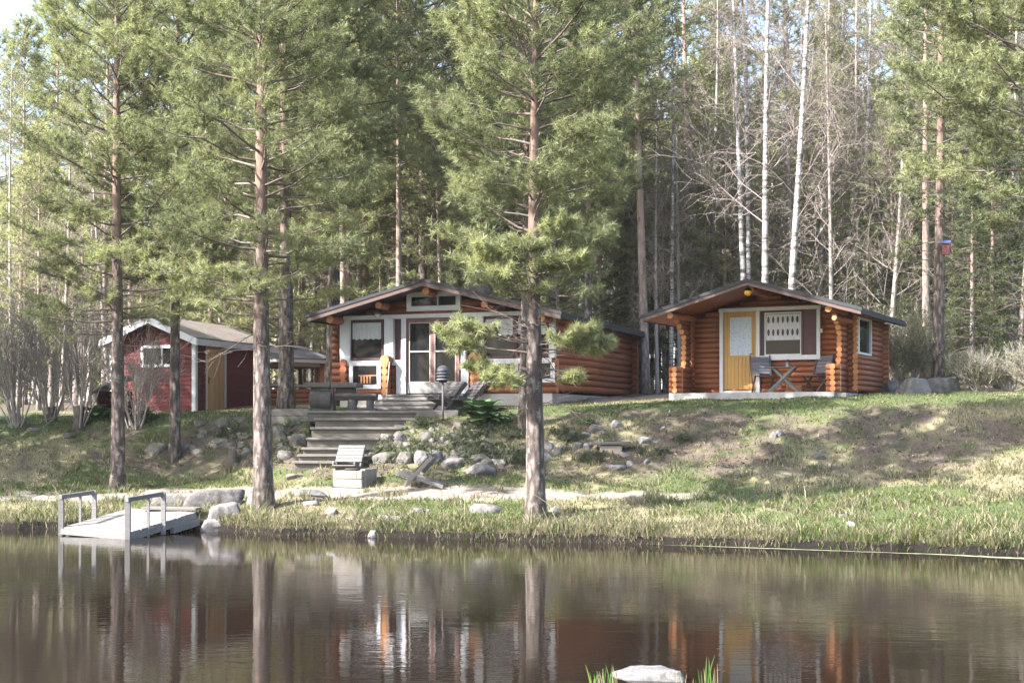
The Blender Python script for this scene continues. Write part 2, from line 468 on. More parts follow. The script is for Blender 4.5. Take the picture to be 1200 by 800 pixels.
def masks(x, y):
    """worn dirt, lush green, dark litter: what the soil itself is"""
    ys = shore(x); s = y - ys; yc, zc = crest(x)
    n1 = fbm(x * .5, y * .5, 21); n2 = fbm(x * 1.7, y * 1.7, 31); n3 = fbm(x * .9, y * .9, 41)
    c = np.interp(x, [-14, -10, -6, -3, 0, 3, 6, 9, 14], [2.2, 2.4, 3.0, 3.4, 3.75, 3.7, 3.8, 4.2, 4.6])
    w = np.interp(x, [-14, -10, -7, -3, -1, 1, 4, 8, 12], [1.1, 1.0, .75, 1.1, 1.2, .8, .55, .42, .25])
    dirt = np.exp(-((s - c) / w) ** 2 * 1.3) * np.interp(x, [-14, -5, 0, 3, 6, 12], [.9, 1.05, 1.1, .68, .38, .15]) * (.35 + 1.25 * n2)
    sl0 = ys + 4.4
    t = np.clip((y - sl0) / (yc - sl0), 0, 1.3)
    slope = np.clip(np.sin(np.clip(t, 0, 1) * math.pi), 0, 1)
    litter = slope * np.interp(x, [-14, -8, -4, 1, 4, 7, 11], [.8, .9, .95, .9, .85, .8, .6]) * (.1 + 1.7 * sstep(.3, .7, n3 * .6 + n2 * .4))
    litter = np.maximum(litter, sstep(2.0, 7, y - yc - 1.5 - np.where(x > 8, 5.0, 0)) * (.5 + n1))
    lush = (.26 + .8 * sstep(.40, .62, n1)) * (1 - .5 * slope)
    lush = np.maximum(lush, np.exp(-((y - yc + .1) / 1.3) ** 2) * .95)
    # gravel yard behind and between the buildings
    yard = sstep(2.2, 3.2, y - yc) * (1 - sstep(7, 9, y - yc)) * ((x > 2.2) & (x < 5.5))
    road = np.exp(-((y - (40.6 + (x + 14) * .12)) / .75) ** 2) * (x < -10.2)
    dirt = np.maximum(dirt, np.maximum(yard, road))
    lip = np.exp(-((s - .02) / .14) ** 2)
    return np.clip(dirt, 0, 1), np.clip(lush, 0, 1), np.clip(np.maximum(litter, lip), 0, 1)

def ground_material():
    t = NT('ground_soil_and_turf')
    sep = t.n('ShaderNodeSeparateColor'); t.l(t.attr('mask'), sep.inputs[0])
    v = t.coord((1, 1, 1), 'World')
    a = t.noise(v, 2.2, 6, .65); b = t.noise(v, 16, 5, .7); c = t.noise(v, 60, 3, .6)
    straw = t.mix(t.ramp(b, [(.3, 0.0), (.7, 1.0)]), (.16, .135, .075), (.28, .245, .15))
    green = t.mix(t.ramp(b, [(.3, 0.0), (.7, 1.0)]), (.055, .072, .026), (.11, .13, .055))
    turf = t.mix(t.ramp(t.math('ADD', sep.outputs[1], t.math('MULTIPLY', t.math('SUBTRACT', a, .5), 1.1)), [(.25, 0.0), (.75, 1.0)]), straw, green)
    litter = t.mix(t.ramp(b, [(.3, 0.0), (.7, 1.0)]), (.06, .046, .036), (.16, .125, .098))
    litter = t.mix(t.ramp(a, [(.5, 0.0), (.64, .8)]), litter, (.06, .075, .026))
    col = t.mix(t.ramp(t.math('ADD', sep.outputs[2], t.math('MULTIPLY', t.math('SUBTRACT', b, .5), .9)), [(.4, 0.0), (.8, 1.0)]), turf, litter)
    zs = t.n('ShaderNodeSeparateXYZ'); t.l(v, zs.inputs[0])
    wet = t.ramp(t.math('ADD', zs.outputs[2], t.math('MULTIPLY', t.math('SUBTRACT', b, .5), .12)), [(.12, 1.0), (.21, 0.0)])
    sand = t.mix(b, (.20, .165, .135), (.36, .315, .27))
    sand = t.mix(t.math('MULTIPLY', c, .4), sand, (.16, .13, .10))
    col = t.mix(t.ramp(t.math('ADD', sep.outputs[0], t.math('MULTIPLY', t.math('SUBTRACT', t.mix(.5, a, b), .5), 1.3)), [(.34, 0.0), (.74, 1.0)]), col, sand)
    col = t.mix(wet, col, (.013, .010, .008))
    return t.pbr(col, .95, t.bump(t.mix(.5, b, c), .7, .05), spec=.2)

def make_ground():
    def axis(lo, hi, f0, f1, fine):
        a = [f0]
        while a[-1] < f1: a.append(a[-1] + fine)
        st = fine
        while a[-1] < hi: st *= 1.25; a.append(a[-1] + st)
        st = fine; b = [f0]
        while b[-1] > lo: st *= 1.25; b.append(b[-1] - st)
        return np.array(b[:0:-1] + a)
    xs = axis(-420, 420, -15, 15, .11); ys = axis(-60, 700, 22.5, 42, .1)
    X, Y = np.meshgrid(xs, ys)
    Z = gz(X, Y)
    V = np.stack([X.ravel(), Y.ravel(), Z.ravel()], 1)
    nx, ny = len(xs), len(ys)
    i = np.arange(nx - 1)[None, :] + np.arange(ny - 1)[:, None] * nx
    F = np.stack([i, i + 1, i + nx + 1, i + nx], -1).reshape(-1, 4)
    d, l, t = masks(X.ravel(), Y.ravel())
    o = np_mesh('ground', V, F, ground_material(), tint=np.stack([d, l, t], 1), smooth=True, attr='mask')
    return tag(o, kind='structure')

def make_water():
    t = NT('pond_water')
    v = t.coord((1, 1, 1), 'World')
    w1 = t.noise(t.coord((.55, 1.5, 1), 'World'), 3.2, 3, .5, .4)
    w2 = t.noise(t.coord((.5, 1.3, 1), 'World'), 11, 3, .55, .3)
    calm = t.ramp(t.noise(t.coord((.10, .3, 1), 'World'), 1.2, 2), [(.35, .25), (.65, 1.0)])
    h = t.math('MULTIPLY', t.math('ADD', t.math('MULTIPLY', w1, .65), t.math('MULTIPLY', w2, .35)), calm)
    m = t.pbr((.013, .009, .006), .02, t.bump(h, .15, .03), spec=.5, IOR=1.333)
    xs = [-80, 80]; ys = [8.5, 36]
    mb = MB(); mb.add([(xs[0], ys[0], 0), (xs[1], ys[0], 0), (xs[1], ys[1], 0), (xs[0], ys[1], 0)], [(0, 1, 2, 3)])
    o = mb.build('pond_water', m)
    return tag(o, kind='structure')

make_ground(); make_water()

# thin film of pollen drifting along the shore
def scum(pts):
    mb = MB(); n = len(pts)
    up = [(x, y + w, .006) for x, y, w in pts]; lo = [(x, y - w, .006) for x, y, w in pts]
    mb.add(lo + up, [(i, i + 1, n + i + 1, n + i) for i in range(n - 1)])
    o = mb.build('pollen_film', M['pollen'])
    return o
M['pollen'] = plain('pollen_film', (.19, .215, .12), .8, 0, .3, 5)
rs = np.random.default_rng(4)
film = []
for px in range(690, 1290, 8):
    py = np.interp(px, [690, 760, 900, 1100, 1200, 1290], [635.5, 637.5, 642.5, 649.5, 654.5, 660])
    yy = 3667 / (py - HOR); xx = (px - 600) * yy / FPX
    w = np.interp(px, [690, 740, 900, 1060, 1150, 1290], [.0, .05, .07, .05, .14, .2]) * rs.uniform(.6, 1.3)
    film.append((xx, yy + rs.normal(0, .015), w))
tag(scum(film), 'pale green film of pollen floating along the grassy shore', 'pollen film', kind='stuff')
EXPO = 2.05
HAZE = .0002
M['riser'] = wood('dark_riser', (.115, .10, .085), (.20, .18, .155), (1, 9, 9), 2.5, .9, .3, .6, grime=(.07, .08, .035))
M['grey_panel'] = concrete('grey_door_panel', (.27, .26, .25), (.20, .19, .18), .6)
M['char'] = plain('charred_wood', (.035, .03, .028), .9, 0, .4)
M['fire_block_low'] = concrete('ash_stone', (.27, .25, .235), (.17, .15, .14))
M['sleeper_pale'] = wood('lit_step_board', (.16, .145, .13), (.27, .25, .23), (1, 10, 10), 2.5, .8, .3, .4)  # tread boards coloured paler than the risers to stand for lit edges
# footprints kept free of grass: origin, angle, x range, y range in each building's own frame
FOOT = [(5.83, 35.27, R(27), -2.2, 2.3, .42, 4.9), (-2.43, 38.7, R(20), -3.05, 3.5, .3, 9), (-10.6, 41.4, R(17), -1.42, 1.4, .3, 5), (-7.75, 48.6, R(18), -1.5, 1.5, -1.5, 1.5), (-6.3, 35.9, 0, .2, 5.2, 0, 3.2)]
# ------------------------------------------------------------------ vegetation
def seg_arrays(P0, P1, R0, R1, n=3):
    P0 = np.asarray(P0, float); P1 = np.asarray(P1, float); R0 = np.asarray(R0, float); R1 = np.asarray(R1, float)
    d = P1 - P0; d /= np.maximum(np.linalg.norm(d, axis=1, keepdims=True), 1e-6)
    ref = np.where(np.abs(d[:, 2:3]) < .9, np.array([[0, 0, 1.0]]), np.array([[1.0, 0, 0]]))
    x = np.cross(d, ref); x /= np.linalg.norm(x, axis=1, keepdims=True); y = np.cross(x, d)
    V = np.zeros((len(P0), 2, n, 3))
    for k in range(n):
        a = 2 * math.pi * k / n
        o = x * math.cos(a) + y * math.sin(a)
        V[:, 0, k] = P0 + o * R0[:, None]; V[:, 1, k] = P1 + o * R1[:, None]
    b = np.arange(len(P0))[:, None] * (2 * n)
    q = np.array([[k, (k + 1) % n, n + (k + 1) % n, n + k] for k in range(n)])
    F = (b[:, :, None] + q[None]).reshape(-1, 4)
    return V.reshape(-1, 3), F

class Segs:
    def __init__(s): s.a = []; s.b = []; s.r0 = []; s.r1 = []
    def line(s, pts, r0, r1):
        n = len(pts) - 1
        for i in range(n):
            s.a.append(tuple(pts[i])); s.b.append(tuple(pts[i + 1]))
            s.r0.append(r0 + (r1 - r0) * i / n); s.r1.append(r0 + (r1 - r0) * (i + 1) / n)
    def build(s, name, mat, parent, n=3, loc=None):
        V, F = seg_arrays(s.a, s.b, s.r0, s.r1, n)
        return np_mesh(name, V, F, mat, parent, smooth=True, loc=loc)

def needle_tufts(pos, dr, size, tint, rng, k=14, L=.12, w=.012, spread=(25, 92), back=.10):
    """arrays of thin needle triangles round every twig point"""
    pos = np.asarray(pos, float); dr = np.asarray(dr, float); size = np.asarray(size, float); tint = np.asarray(tint, float)
    N = len(pos)
    dr = dr / np.maximum(np.linalg.norm(dr, axis=1, keepdims=True), 1e-6)
    ref = np.where(np.abs(dr[:, 2:3]) < .9, np.array([[0, 0, 1.0]]), np.array([[1.0, 0, 0]]))
    x = np.cross(dr, ref); x /= np.linalg.norm(x, axis=1, keepdims=True); y = np.cross(x, dr)
    az = rng.uniform(0, 2 * math.pi, (N, k)); el = np.radians(rng.uniform(*spread, (N, k)))
    ln = L * rng.uniform(.75, 1.2, (N, k)) * size[:, None]
    c = np.cos(az)[..., None] * x[:, None] + np.sin(az)[..., None] * y[:, None]
    nd = np.cos(el)[..., None] * dr[:, None] + np.sin(el)[..., None] * c
    base = pos[:, None] - dr[:, None] * (rng.uniform(0, back, (N, k)) * size[:, None])[..., None]
    side = np.cross(nd, rng.normal(size=(N, k, 3))); side /= np.maximum(np.linalg.norm(side, axis=2, keepdims=True), 1e-6)
    side *= (w * .5 * size[:, None] * np.ones((N, k)))[..., None]
    tip = base + nd * ln[..., None]
    V = np.stack([base - side, base + side, tip], 2).reshape(-1, 3)
    F = np.arange(N * k * 3).reshape(-1, 3)
    tt = np.repeat(np.clip(tint + rng.normal(0, .08, N), 0, 1), k * 3)
    return V, F, tt

def trunk_mesh(rng, H, r0, lean, wob=.06, n=10, flare=1.35, m=16):
    pts = []; rads = []
    ph = rng.uniform(0, 6.28, 4)
    for i in range(m):
        u = i / (m - 1); z = H * (u ** 1.15) - .45 * (i == 0)
        bend = wob * H * .1
        x = lean[0] * z + bend * (math.sin(u * 4.1 + ph[0]) - math.sin(ph[0])) * .5
        y = lean[1] * z + bend * (math.sin(u * 3.3 + ph[1]) - math.sin(ph[1])) * .5
        r = r0 * (1 - u) ** .85 + .012
        if z < .6: r *= 1 + (flare - 1) * max(0, (1 - max(z, 0) / .6)) ** 1.6
        pts.append((x, y, z)); rads.append(r)
    return pts, rads

def pine_parts(seed, H, r0, zb, prof, lean=(0, 0), dead=(1.5, 3.5, 14), extra=(), whorl=.42, nbr=(3, 6), k=14, L=.125, w=.012, tuft_step=.12, sub_step=.15, pitch=(2, 50), droop=.0, tint=(.25, .75), sparse=0.0, fine=True, twig_n=3, subup=.3):
    rng = np.random.default_rng(seed)
    pts, rads = trunk_mesh(rng, H, r0, lean)
    P = np.array(pts); zz = P[:, 2]
    def axis(z): return np.array([np.interp(z, zz, P[:, 0]), np.interp(z, zz, P[:, 1]), z])
    def tr(z): return np.interp(z, zz, rads)
    br = Segs(); dd = Segs()
    tp = []; td = []; ts = []; tt = []
    def branch(z, az, L0, pit, dens=1.0, tn=None, bare=.34):
        a = axis(z); m = 7
        d = np.array([math.cos(az), math.sin(az), 0.0])
        side = np.array([-d[1], d[0], 0.0])
        wv = rng.normal(0, .10, m)
        p = [a + d * tr(z) * .5]
        for i in range(1, m):
            u = i / (m - 1)
            ang = R(pit) + droop * (u - .3) + (.45 * max(0, u - .35) if droop == 0 else 0) + wv[i]
            st = L0 / (m - 1)
            p.append(p[-1] + d * math.cos(ang) * st + np.array([0, 0, 1]) * math.sin(ang) * st + side * wv[i] * st * 1.2)
        rb = .008 + .011 * L0
        br.line(p, rb, .005)
        P_ = np.array(p); us = np.linspace(0, 1, m)
        base_t = rng.uniform(*tint) if tn is None else tn
        u = bare
        sgn = 1
        while u < 1.0:
            q = np.array([np.interp(u, us, P_[:, j]) for j in range(3)])
            i = min(int(u * (m - 1)), m - 2); fw = P_[i + 1] - P_[i]; fw = fw / np.linalg.norm(fw)
            if rng.random() > sparse:
                sl = (L0 * (1 - u) * .5 + .28) * rng.uniform(.6, 1.15)
                yaw = R(rng.uniform(35, 62)) * sgn
                sv = fw * math.cos(yaw) + np.cross([0, 0, 1], fw) * math.sin(yaw)
                sv = sv + np.array([0, 0, rng.normal(subup * .5, .22)]); sv /= np.linalg.norm(sv)
                e = q + sv * sl
                mid = q + sv * sl * .55 + np.array([0, 0, -.03 * sl]);
                br.line([q, mid, e], .006, .003)
                nt = max(1, int(sl * .72 / tuft_step * dens))
                for jj in range(nt):
                    f = 1 - jj / max(nt, 1) * .72
                    c = q + (e - q) * f + rng.normal(0, .025, 3)
                    tp.append(c); dv = sv + np.array([0, 0, subup * 1.3]) + rng.normal(0, .42, 3)
                    td.append(dv); ts.append(rng.uniform(.6, 1.35)); tt.append(base_t + .18 * (f - .6))
            sgn = -sgn
            u += sub_step / L0 / dens * rng.uniform(.6, 1.3)
        for jj in range(3):
            tp.append(P_[-1] - (P_[-1] - P_[-2]) * .35 * jj + rng.normal(0, .02, 3)); td.append((P_[-1] - P_[-2]) + np.array([0, 0, .06])); ts.append(1.15); tt.append(base_t + .12)
    z = zb; az0 = rng.uniform(0, 6.28)
    while z < H - .25:
        f = (z - zb) / (H - zb)
        n = rng.integers(*nbr)
        az0 += rng.uniform(.4, 1.2)
        for i in range(n):
            Lb = np.interp(f, prof[0], prof[1]) * rng.uniform(.62, 1.18)
            if Lb < .15: continue
            branch(z + rng.normal(0, .06), az0 + 2 * math.pi * i / n + rng.normal(0, .25), Lb, pitch[0] + (pitch[1] - pitch[0]) * f ** 1.3 + rng.normal(0, 7))
        z += whorl * rng.uniform(.75, 1.3) * (1 - .35 * f)
    top = axis(H - .02)
    for i in range(6):
        tp.append(top + np.array([0, 0, -.06 * i])); td.append(np.array([0, 0, 1.0]) + rng.normal(0, .2, 3)); ts.append(1.0); tt.append(.6)
    for (ze, ae, Le, pe, de, te) in extra:
        branch(ze, R(ae), Le, pe, de, te, .45)
    z0, z1, nd = dead
    for i in range(nd):
        z = rng.uniform(z0, z1); az = rng.uniform(0, 6.28); L0 = rng.uniform(.25, 1.35)
        a = axis(z); d = np.array([math.cos(az), math.sin(az), rng.normal(-.02, .15)])
        pp = [a]; 
        for s_ in range(4):
            d = d + rng.normal(0, .16, 3); pp.append(pp[-1] + d / np.linalg.norm(d) * L0 / 4)
        dd.line(pp, .013, .004)
        for s_ in range(1, 5):
            for t_ in range(2):
                sv = (pp[s_] - pp[s_ - 1]) / (L0 / 4) + rng.normal(0, .75, 3)
                e1 = pp[s_] + sv * L0 * .11; e2 = e1 + (sv + rng.normal(0, .6, 3)) * L0 * .10
                dd.line([pp[s_], e1, e2], .005, .0025)
    return dict(pts=pts, rads=rads, br=br, dd=dd, tuft=needle_tufts(tp, td, ts, tt, rng, k, L, w), n=len(tp))

def plant_tree(name, parts, loc, label, cat, group, bark, needles, rz=0.0):
    root = empty(name, loc, rz, label, cat, group)
    MB().tube(parts['pts'], parts['rads'], 12).build('trunk', M[bark], root)
    b_, d_ = parts['br'], parts['dd']
    for k_ in ('a', 'b', 'r0', 'r1'): getattr(b_, k_).extend(getattr(d_, k_))
    b_.build('branches', M['limb'], root)
    V, F, t = parts['tuft']
    np_mesh('crown', V, F, M[needles], root, tint=t)
    return root

# profiles: crown radius along its height
PR_FULL = ([0, .15, .45, .75, 1], [1.2, 2.0, 2.1, 1.5, .35])
PR_WIDE = ([0, .12, .5, .8, 1], [1.4, 2.6, 2.7, 2.0, .5])

# nearest pines, placed by the foot of each trunk
def foot(px, py, **k):
    p = place(px, py, **k); return Vector((p.x, p.y, p.z))

g_fg = 'pines standing on the bank in front of the cottages'
p_ = foot(628, 611)
plant_tree('pine_tree', pine_parts(61, 11.4, .185, 4.35, ([0, .1, .3, .6, .85, 1], [1.15, 1.55, 2.15, 2.2, 1.5, .4]), lean=(.003, .0), dead=(1.9, 4.6, 34), whorl=.31, sparse=.05, sub_step=.085, tuft_step=.065, w=.0125, L=.135, k=19,
    extra=[(2.72, 182, 1.15, 5, 2.3, .95), (2.7, 200, .85, 2, 2.2, 1.0), (2.72, 8, .75, -4, 2.2, .9), (2.6, 225, .8, 0, 2.2, .95), (3.3, 355, 1.35, 0, 2.4, .8), (3.42, 335, 1.15, 4, 2.3, .85), (3.35, 318, .9, 4, 2.2, .8), (3.2, 178, 1.75, 5, 2.0, .75), (3.38, 205, 1.5, 6, 2.0, .7), (4.45, 240, 1.1, 8, 2.0, .9), (4.55, 200, 1.2, 6, 2.0, .9), (4.6, 285, 1.1, 8, 2.0, .9), (4.7, 320, 1.2, 6, 2.0, .85), (4.95, 262, 1.1, 10, 2.0, .95), (4.8, 225, 1.3, 8, 2.0, .95), (5.2, 300, 1.2, 10, 2.0, .9)]),
    p_, 'pine at the water edge in front of the glazed cottage, with low green branches', 'pine tree', g_fg, 'pine_bark', 'needles')
p_ = foot(138, 573)
plant_tree('pine_tree', pine_parts(12, 13.6, .17, 4.1, ([0, .1, .3, .6, .85, 1], [1.9, 2.3, 2.25, 2.0, 1.2, .3]), lean=(.004, 0), dead=(3.0, 5.2, 18), whorl=.40, sub_step=.09, tuft_step=.07, sparse=.2, w=.0125, L=.135, k=19,
    extra=[(4.2, 180, 2.1, 2, 1.2, .8), (3.9, 200, 2.0, -6, 1.1, .85), (3.6, 190, 1.6, -8, .9, .9), (4.2, 5, 1.6, 8, 1.2, .75)], tint=(.35, .85)),
    p_, 'pine at the left end of the bank behind the landing stage', 'pine tree', g_fg, 'pine_bark', 'needles')
p_ = foot(309, 597)
plant_tree('pine_tree', pine_parts(33, 15.2, .205, 4.35, ([0, .1, .3, .6, .85, 1], [1.7, 2.4, 2.5, 2.3, 1.5, .3]), lean=(.001, .004), dead=(3.2, 5.4, 22), whorl=.38, sub_step=.088, tuft_step=.068, sparse=.14, w=.0125, L=.135, k=19,
    extra=[(4.0, 200, 1.3, 4, 1.2, .8), (4.35, 175, 1.9, 8, 1.2, .75), (4.5, 240, 1.5, 5, 1.2, .8)]),
    p_, 'thick straight pine on the shore just left of the square fire box', 'pine tree', g_fg, 'pine_bark', 'needles')
p_ = foot(205, 537)
plant_tree('pine_tree', pine_parts(27, 13.5, .135, 4.2, ([0, .15, .5, .8, 1], [1.3, 1.9, 2.1, 1.5, .3]), dead=(3.8, 5.0, 10), sub_step=.095, tuft_step=.075, w=.017, k=15, whorl=.36, tint=(.2, .65)),
    p_, 'slim reddish pine on the slope in front of the red shed', 'pine tree', g_fg, 'pine_bark', 'needles')
p_ = foot(335, 479)
plant_tree('pine_tree', pine_parts(44, 16.0, .225, 5.6, ([0, .12, .5, .8, 1], [1.6, 2.6, 2.7, 2.0, .5]), dead=(3.5, 6.5, 24), sub_step=.10, tuft_step=.08, w=.019, L=.14, k=15, whorl=.36, tint=(.3, .75)),
    p_, 'dark pine trunk at the left end of the terrace beside the log table', 'pine tree', g_fg, 'pine_bark', 'needles')
q = at(389, 468, 42.5)
plant_tree('pine_tree', pine_parts(55, 17.5, .21, 6.2, PR_WIDE, dead=(3.0, 7.0, 26), sub_step=.105, tuft_step=.085, w=.02, L=.15, k=15, whorl=.36, tint=(.35, .8)),
    Vector((q.x, q.y, gz1(q.x, q.y))), 'pale barked pine against the left corner of the glazed cottage', 'pine tree', g_fg, 'pine_bark', 'needles')
p_ = foot(613, 503)
plant_tree('pine_tree', pine_parts(66, 14.5, .115, 4.8, ([0, .15, .5, .8, 1], [1.2, 2.2, 2.4, 1.7, .4]), lean=(.004, 0), dead=(2.4, 4.9, 20), sub_step=.10, tuft_step=.08, w=.018, L=.14, k=15, whorl=.34, tint=(.0, .35)),
    p_, 'slim pine on the crest directly behind the waterside pine with low branches', 'pine tree', g_fg, 'pine_bark', 'needles')
p_ = foot(1099, 457)
plant_tree('pine_tree', pine_parts(77, 15.0, .175, 4.9, ([0, .2, .5, .8, 1], [1.0, 1.5, 1.6, 1.3, .4]), dead=(2.8, 5.6, 26), sub_step=.11, tuft_step=.085, w=.019, L=.14, k=15, tint=(.1, .5), extra=[(4.1, 120, 1.3, -4, 1.0, .4), (4.4, 20, 1.2, 0, 1.0, .5), (3.6, 160, 1.2, -5, 1.0, .45)]),
    p_, 'dark pine with a birdhouse beside the boulders right of the log cabin', 'pine tree', g_fg, 'pine_bark', 'needles')
BIRD = p_
q = at(1238, 470, 29.5)
plant_tree('pine_tree', pine_parts(88, 13.2, .2, 5.0, ([0, .12, .4, .7, 1], [2.2, 3.1, 3.5, 3.2, .9]), dead=(3.2, 5.4, 26), sub_step=.09, tuft_step=.07, w=.017, L=.14, k=15, tint=(.3, .85), whorl=.34),
    Vector((q.x, q.y, gz1(q.x, q.y))), 'broad pale green pine leaning in over the shrubs at the right edge', 'pine tree', g_fg, 'pine_bark', 'needles')

for (px, Y, sd, H_, r_, zb_, pr_, tn, lab) in [
        (497, 47.5, 91, 18.5, .17, 7.0, ([0, .12, .5, .8, 1], [2.0, 3.0, 3.1, 2.2, .5]), (.35, .9), 'broad pine rising behind the gable peak of the glazed cottage'),
        (690, 45.5, 92, 17.0, .15, 5.5, ([0, .15, .5, .8, 1], [1.6, 2.6, 2.8, 2.0, .5]), (.2, .65), 'dark broad pine rising behind the long side wing of the glazed cottage')]:
    q = at(px, 470, Y)
    plant_tree('pine_tree', pine_parts(sd, H_, r_, zb_, pr_, dead=(3.0, zb_, 30), sub_step=.12, tuft_step=.095, w=.018, L=.15, k=16, whorl=.38, tint=tn), Vector((q.x, q.y, gz1(q.x, q.y))), lab, 'pine tree', 'pines close behind the glazed cottage', 'pine_bark', 'needles')

# ---- trees behind: one mesh of each kind, then copies
FAR = []          # (object, px, kind)
def behind(proto, px, Y, scale, rz, kind, tilt=(0, 0), grp=None):
    o = proto[0] if proto[1] == 0 else copy_tree(proto[0])
    proto[1] += 1
    x = (px - 600) * Y / FPX
    o.location = (x, Y, gz1(x, Y) - .05); o.rotation_euler = (tilt[0], tilt[1], rz); o.scale = (scale,) * 3
    if grp: o['group'] = grp
    FAR.append((o, px, Y, kind))
    return o

def far_pine(seed, H, r0, zb, prof, **kw):
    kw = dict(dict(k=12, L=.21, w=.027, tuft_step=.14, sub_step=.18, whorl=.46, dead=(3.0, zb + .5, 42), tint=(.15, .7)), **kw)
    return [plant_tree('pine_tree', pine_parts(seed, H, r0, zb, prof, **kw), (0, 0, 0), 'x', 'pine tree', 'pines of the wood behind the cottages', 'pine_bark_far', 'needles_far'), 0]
def far_spruce(seed, H, r0):
    pr = ([0, .08, .4, .8, 1], [H * .15, H * .165, H * .12, H * .045, .1])
    pp = pine_parts(seed, H, r0, .5, pr, k=10, L=.17, w=.024, tuft_step=.15, sub_step=.19, whorl=.36, nbr=(5, 8), pitch=(-6, 30), droop=-.5, dead=(.5, 2, 4), tint=(.1, .6), subup=-.25)
    return [plant_tree('spruce_tree', pp, (0, 0, 0), 'x', 'spruce tree', 'dark spruces in the wood behind the cottages', 'pine_bark_far', 'needles_spruce'), 0]

def bare_tree_parts(seed, H, r0, zb, spread, n_br, twigs=5, up=.55, lean=(0, 0), wob=.12, forks=()):
    rng = np.random.default_rng(seed)
    pts, rads = trunk_mesh(rng, H, r0, lean, wob, flare=1.25)
    P = np.array(pts); zz = P[:, 2]
    sg = Segs(); tips = []; dirs = []
    def grow(p, d, L, r, lev):
        m = 4; cur = p; line = [p]
        for i in range(m):
            d = d + rng.normal(0, .13, 3) + np.array([0, 0, .05 if lev < 2 else -.07]); d = d / np.linalg.norm(d)
            nx = cur + d * L / m; line.append(nx)
            if lev < 3:
                for c in range(2):
                    if rng.random() < .9:
                        yaw = rng.normal(0, .75, 3); cd = d + yaw; cd /= np.linalg.norm(cd)
                        grow(nx, cd, L * rng.uniform(.38, .6), r * .5, lev + 1)
            cur = nx
        sg.line(line, max(r, .0045), max(r * .45, .0032))
        if lev >= 2: tips.append(cur); dirs.append(d)
    for i in range(n_br):
        z = zb + (H * .97 - zb) * (i + rng.uniform(0, 1)) / n_br
        a = np.array([np.interp(z, zz, P[:, 0]), np.interp(z, zz, P[:, 1]), z]); az = rng.uniform(0, 6.28)
        f = (z - zb) / (H - zb)
        d = np.array([math.cos(az) * (1 - up * .6), math.sin(az) * (1 - up * .6), up + .2 * f]); d /= np.linalg.norm(d)
        grow(a, d, spread * (1 - .7 * f) * rng.uniform(.6, 1.1), .008 + .014 * (1 - f), 1)
    tips = np.array(tips); dirs = np.array(dirs)
    keep = rng.random(len(tips)) < .4
    V, F, t = needle_tufts(tips[keep], dirs[keep], np.ones(keep.sum()), rng.uniform(.2, .9, keep.sum()), rng, 4, .05, .034, (20, 90), .25)
    return dict(pts=pts, rads=rads, sg=sg, leaf=(V, F, t))

def plant_bare(name, pp, loc, label, cat, group, bark, rz=0.0, leaves=True):
    root = empty(name, loc, rz, label, cat, group)
    MB().tube(pp['pts'], pp['rads'], 10).build('trunk', M[bark], root)
    pp['sg'].build('branches', M['birch_twig'], root)
    if leaves:
        V, F, t = pp['leaf']; np_mesh('crown', V, F, M['leaf_bud'], root, tint=t)
    return root

# birches behind the log cabin: each one its own lean
g_b = 'birches behind the log cabin'
for i, (pxb, pxt, Y, r0, H, lab) in enumerate([
        (878, 853, 45.5, .095, 19, 'leftmost white birch behind the cabin ridge, leaning left towards its top'),
        (876, 868, 46.5, .078, 19, 'slender white birch crossing in front of its leaning neighbour above the cabin ridge'),
        (896, 907, 44.0, .11, 20, 'straight thick white birch just right of the cabin ridge'),
        (921, 940, 43.5, .112, 20, 'white birch leaning right above the cabin roof, with a pale side limb'),
        (1015, 1021, 49, .10, 17, 'thin white birch right of the cabin roof, nearly upright'),
        (1020, 1050, 50, .09, 17, 'thin white birch beyond the cabin eave, leaning strongly right')]):
    x = (pxb - 600) * Y / FPX
    ln = ((pxt - pxb) * Y / FPX) / (13.5 * Y / 45)
    pp = bare_tree_parts(200 + i, H, r0, 5.0, 3.0, 26, lean=(ln, 0), wob=.10)
    plant_bare('birch_tree', pp, (x, Y, gz1(x, Y)), lab, 'birch tree', g_b, 'birch_bark')

PA = far_pine(301, 19.0, .135, 7.2, ([0, .2, .6, .9, 1], [1.2, 1.8, 1.8, 1.0, .3]))
PB = far_pine(302, 20.5, .15, 8.6, ([0, .2, .6, .9, 1], [1.4, 2.1, 2.1, 1.2, .3]), dead=(3, 9, 60))
PC = far_pine(303, 16.5, .11, 4.8, ([0, .2, .6, .9, 1], [1.3, 1.9, 1.8, 1.0, .3]), tint=(.3, .9))
PD = far_pine(304, 13.0, .10, 2.2, ([0, .2, .6, .9, 1], [1.6, 2.1, 1.8, .9, .2]), tint=(.4, 1.0), dead=(.8, 3, 16))
SA = far_spruce(311, 14, .15); SB = far_spruce(312, 9, .11)
BA = [plant_bare('bare_tree', bare_tree_parts(321, 15.5, .095, 3.5, 2.7, 34, lean=(.01, 0)), (0, 0, 0), 'x', 'bare tree', 'leafless trees of the wood', 'shrub_stem'), 0]
BB = [plant_bare('bare_tree', bare_tree_parts(322, 12.0, .08, 2.2, 2.4, 32, lean=(-.02, 0)), (0, 0, 0), 'x', 'bare tree', 'leafless trees of the wood', 'shrub_stem'), 0]
BC = [plant_bare('birch_tree', bare_tree_parts(323, 17.0, .09, 5, 2.3, 26), (0, 0, 0), 'x', 'birch tree', 'slim birches deep in the wood', 'birch_bark'), 0]

